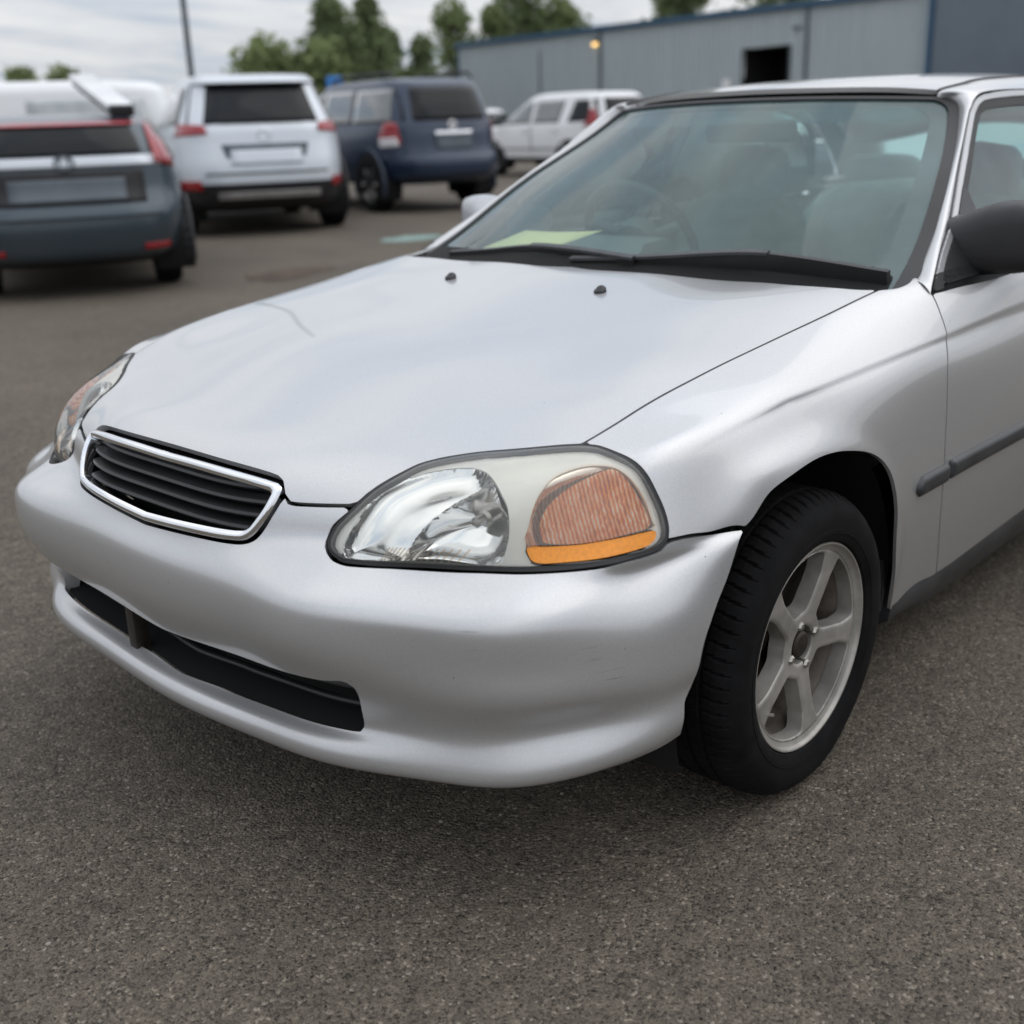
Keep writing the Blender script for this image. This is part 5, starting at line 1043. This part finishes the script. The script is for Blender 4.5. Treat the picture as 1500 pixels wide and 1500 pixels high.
for x in (11.92, 24.42): lbox('downpipe', M_PIPE, x, x+.11, .05, .16, 0, H_)
lbox('notice_board', M_SIGN, 19.9, 20.4, .05, .08, 2.1, 2.55)
lbox('camera_arm', M_PIPE, 23.75, 24.15, .06, .16, 4.33, 4.42); lbox('conduit', M_PIPE, 7.2, 7.25, .05, .10, 1.0, 4.5)
WL = node('wall_lamp', BL); lbox('lamp_body', M_PIPE, 11.52, 11.78, .05, .20, 4.60, 4.80, WL)
m, nt, out = new_mat('lit_lamp'); emn = nd(nt, 'ShaderNodeEmission', {'Color': C4((1.0, 0.62, 0.22)), 'Strength': 3.0}); nt.links.new(emn.outputs[0], out.inputs[0])
lbox('lamp_lens', m, 11.53, 11.77, .12, .24, 4.46, 4.595, WL, bevel=.02)
BR = thing('metal_building', 'plain dark slate metal building wall at the right edge with blue corner trim', 'building', tuple(Vector((48.956, 47.644, 0))+d2*30.2)); BR.rotation_euler = (0, 0, rz)
for k in range(5): lbox('wall_panel', M_SHEET2, .2+k*4.0+.006, .2+(k+1)*4.0-.006, -.3, .3, 0, 7.0, BR)
lbox('corner_trim', M_BTRIM, -.02, .20, -.32, .36, 0, 7.05, BR); lbox('roof', M_SHEET, 0, 20, -12, -.31, 6.7, 6.95, BR)

# ------------------------------------------------------------------ trees, pole, sign
def leaf_mat(name, c):
    m, nt, out = new_mat(name)
    oi = nd(nt, 'ShaderNodeTexCoord').outputs['Object']
    nz = nd(nt, 'ShaderNodeTexNoise', {'Vector': oi, 'Scale': 1.4, 'Detail': 4.0}).outputs['Fac']
    cl = ramp(nt, nz, [(0.3, [q*.6 for q in c]), (0.7, [min(1, q*1.4) for q in c])])
    df = nd(nt, 'ShaderNodeBsdfDiffuse', {'Color': cl}); tr = nd(nt, 'ShaderNodeBsdfTranslucent', {'Color': cl})
    nt.links.new(nd(nt, 'ShaderNodeMixShader', {0: .42, 1: df.outputs[0], 2: tr.outputs[0]}).outputs[0], out.inputs[0]); return m
LEAF = [leaf_mat('dark_green_leaves', (0.20, 0.25, 0.13)), leaf_mat('green_leaves', (0.24, 0.29, 0.14)), leaf_mat('pale_green_leaves', (0.20, 0.25, 0.12))]
M_BARK = pmat('bark', (0.07, 0.055, 0.042), 0.9, var=0.25, vscale=8)
def tree(label, x, y, h, w, leaf, z0=.8, n=2600, ls=.28, shape=1.0, seed=0):
    g_ = np.random.default_rng(seed); w *= 1.2; n = int(n*1.15); T = thing('tree', label, 'tree', (x, y, 0), g_.uniform(0, 6), 'trees behind the yard')
    b = MB(); b.tube([(0, 0, 0), (.05, .02, h*.35), (-.03, .04, h*.7), (0, 0, h*.94)], [w*.07, w*.055, w*.03, .02], 8)
    cl = []
    for k in range(16):
        f = g_.uniform(.18, .95); a = g_.uniform(0, 6.28); prof = (1-f)**(.75*shape)*min(1, (f/.16)**.6); rr = w*.5*prof*g_.uniform(.45, 1.0); zc = z0+(h-z0)*f
        cl.append((rr*math.cos(a), rr*math.sin(a), zc, w*(.16+.14*g_.random())*(.5+prof)))
        b.tube([(0, 0, zc-.15*h*.5), (rr*.6*math.cos(a), rr*.6*math.sin(a), zc-.04*h), (rr*math.cos(a), rr*math.sin(a), zc)], [w*.025, w*.015, .01], 5)
    b.build('trunk', M_BARK, T)
    c_ = np.array(cl); ix = g_.integers(0, len(c_), n); dirs = g_.normal(size=(n, 3)); dirs /= np.linalg.norm(dirs, axis=1, keepdims=True)
    cen = c_[ix, :3]+dirs*(c_[ix, 3]*g_.uniform(.25, 1.0, n)**.5)[:, None]*np.array([1, 1, 1.25])
    a1 = g_.normal(size=(n, 3)); a1 /= np.linalg.norm(a1, axis=1, keepdims=True); a2 = np.cross(a1, g_.normal(size=(n, 3))); a2 /= np.linalg.norm(a2, axis=1, keepdims=True); s_ = (ls*g_.uniform(.5, 1.1, n))[:, None]
    V = np.stack([cen-a1*s_, cen+a2*s_*.45, cen+a1*s_, cen-a2*s_*.45], 1).reshape(-1, 3); V[:, 2] = np.maximum(V[:, 2], .3)
    mk('crown', V, [(4*k, 4*k+1, 4*k+2, 4*k+3) for k in range(n)], LEAF[leaf], T, False)
    return T
tree('low bushy tree showing over the white crossover roof', 34.6, 46.5, 4.6, 4.2, 1, .5, 2400, .26, .6, 1)
tree('olive rounded tree right of the low bushy tree', 36.6, 45.4, 4.6, 4.0, 1, .4, 2400, .26, .5, 2)
tree('tall dark green tree with pointed top above the blue sign', 38.5, 46.1, 7.1, 4.4, 0, .6, 3200, .24, 1.35, 3)
tree('tall slim tree right of the pointed dark tree', 41.2, 46.5, 7.3, 3.6, 0, .6, 2600, .24, 1.35, 4)
tree('small tree right of the tall slim tree', 43.2, 47.4, 5.8, 2.6, 0, .5, 1800, .25, .9, 5)
tree('narrow small tree nearest the left end of the metal building', 44.8, 46.4, 5.4, 2.4, 0, .5, 1600, .25, 1.0, 6)
tree('pale yellow-green tree at the left end of the metal building', 61.5, 60.6, 9.2, 4.8, 2, 1.0, 1700, .30, .8, 7)
tree('olive tree right behind the pale yellow-green tree', 64.6, 59.6, 8.8, 3.4, 1, 1.0, 1500, .30, .9, 12)
tree('tall dark tree rising over the metal building roof, left of the lamp', 67.8, 59.5, 12.2, 5.6, 0, 1.0, 3600, .34, .6, 8)
tree('green tree hugging the tall dark tree on its right', 69.6, 57.6, 9.3, 4.2, 1, 1.0, 2200, .32, .7, 9)
tree('dark tree top above the middle of the metal building roof', 77.3, 52.3, 12.5, 5.4, 0, 1.0, 3200, .34, .6, 10)
tree('wide dark tree top above the right part of the metal building roof', 81.6, 45.3, 11.2, 7.5, 0, 1.0, 3600, .36, .5, 11)
tree('distant brownish tree top at the far left edge', 51.5, 106.2, 6.3, 3.5, 1, 1.0, 1400, .5, .5, 13)
tree('distant brownish tree top above the white van', 55.3, 104.6, 6.4, 4.5, 1, 1.0, 1800, .5, .5, 14)
PL = MB(); PL.tube([(0, 0, 0), (0, 0, 11)], [.085, .06], 12); po = PL.build('utility_pole', M_PIPE, None, label='thin grey utility pole rising behind the white crossover', cat='pole'); po.location = (16.58, 25.07, 0)
SGN = thing('sign_post', 'small blue sign on a post between the white crossover and the navy SUV', 'sign', (18.17, 21.43, 0), R(50))
b = MB(); b.tube([(0, 0, 0), (0, 0, 2.3)], .035, 8); b.build('post', M_PIPE, SGN)
b = MB(); b.box(-.05, -.036, -.19, .19, 2.04, 2.32); b.build('sign_plate', pmat('blue_sign', (0.03, 0.20, 0.55), 0.4, var=0.03), SGN, bevel=.004)
# low far hedge closing the yard
g_ = np.random.default_rng(5); n = 9000; az = g_.uniform(R(28), R(78), n); dd = 135+g_.normal(size=n)*2.5; hz = g_.uniform(0, 1, n)**1.2*(1.9+.7*np.sin(az*37)+.5*np.sin(az*91))
cen = np.stack([dd*np.cos(az), dd*np.sin(az), hz+.2], 1); a1 = g_.normal(size=(n, 3)); a2 = g_.normal(size=(n, 3)); s_ = g_.uniform(.35, .8, n)[:, None]
V = np.stack([cen-a1*s_*.6, cen+a2*s_*.3, cen+a1*s_*.6, cen-a2*s_*.3], 1).reshape(-1, 3)
mk('hedge', V, [(4*k, 4*k+1, 4*k+2, 4*k+3) for k in range(n)], LEAF[0], None, False, kind='stuff', label='low distant green hedge line closing off the yard', cat='hedge')
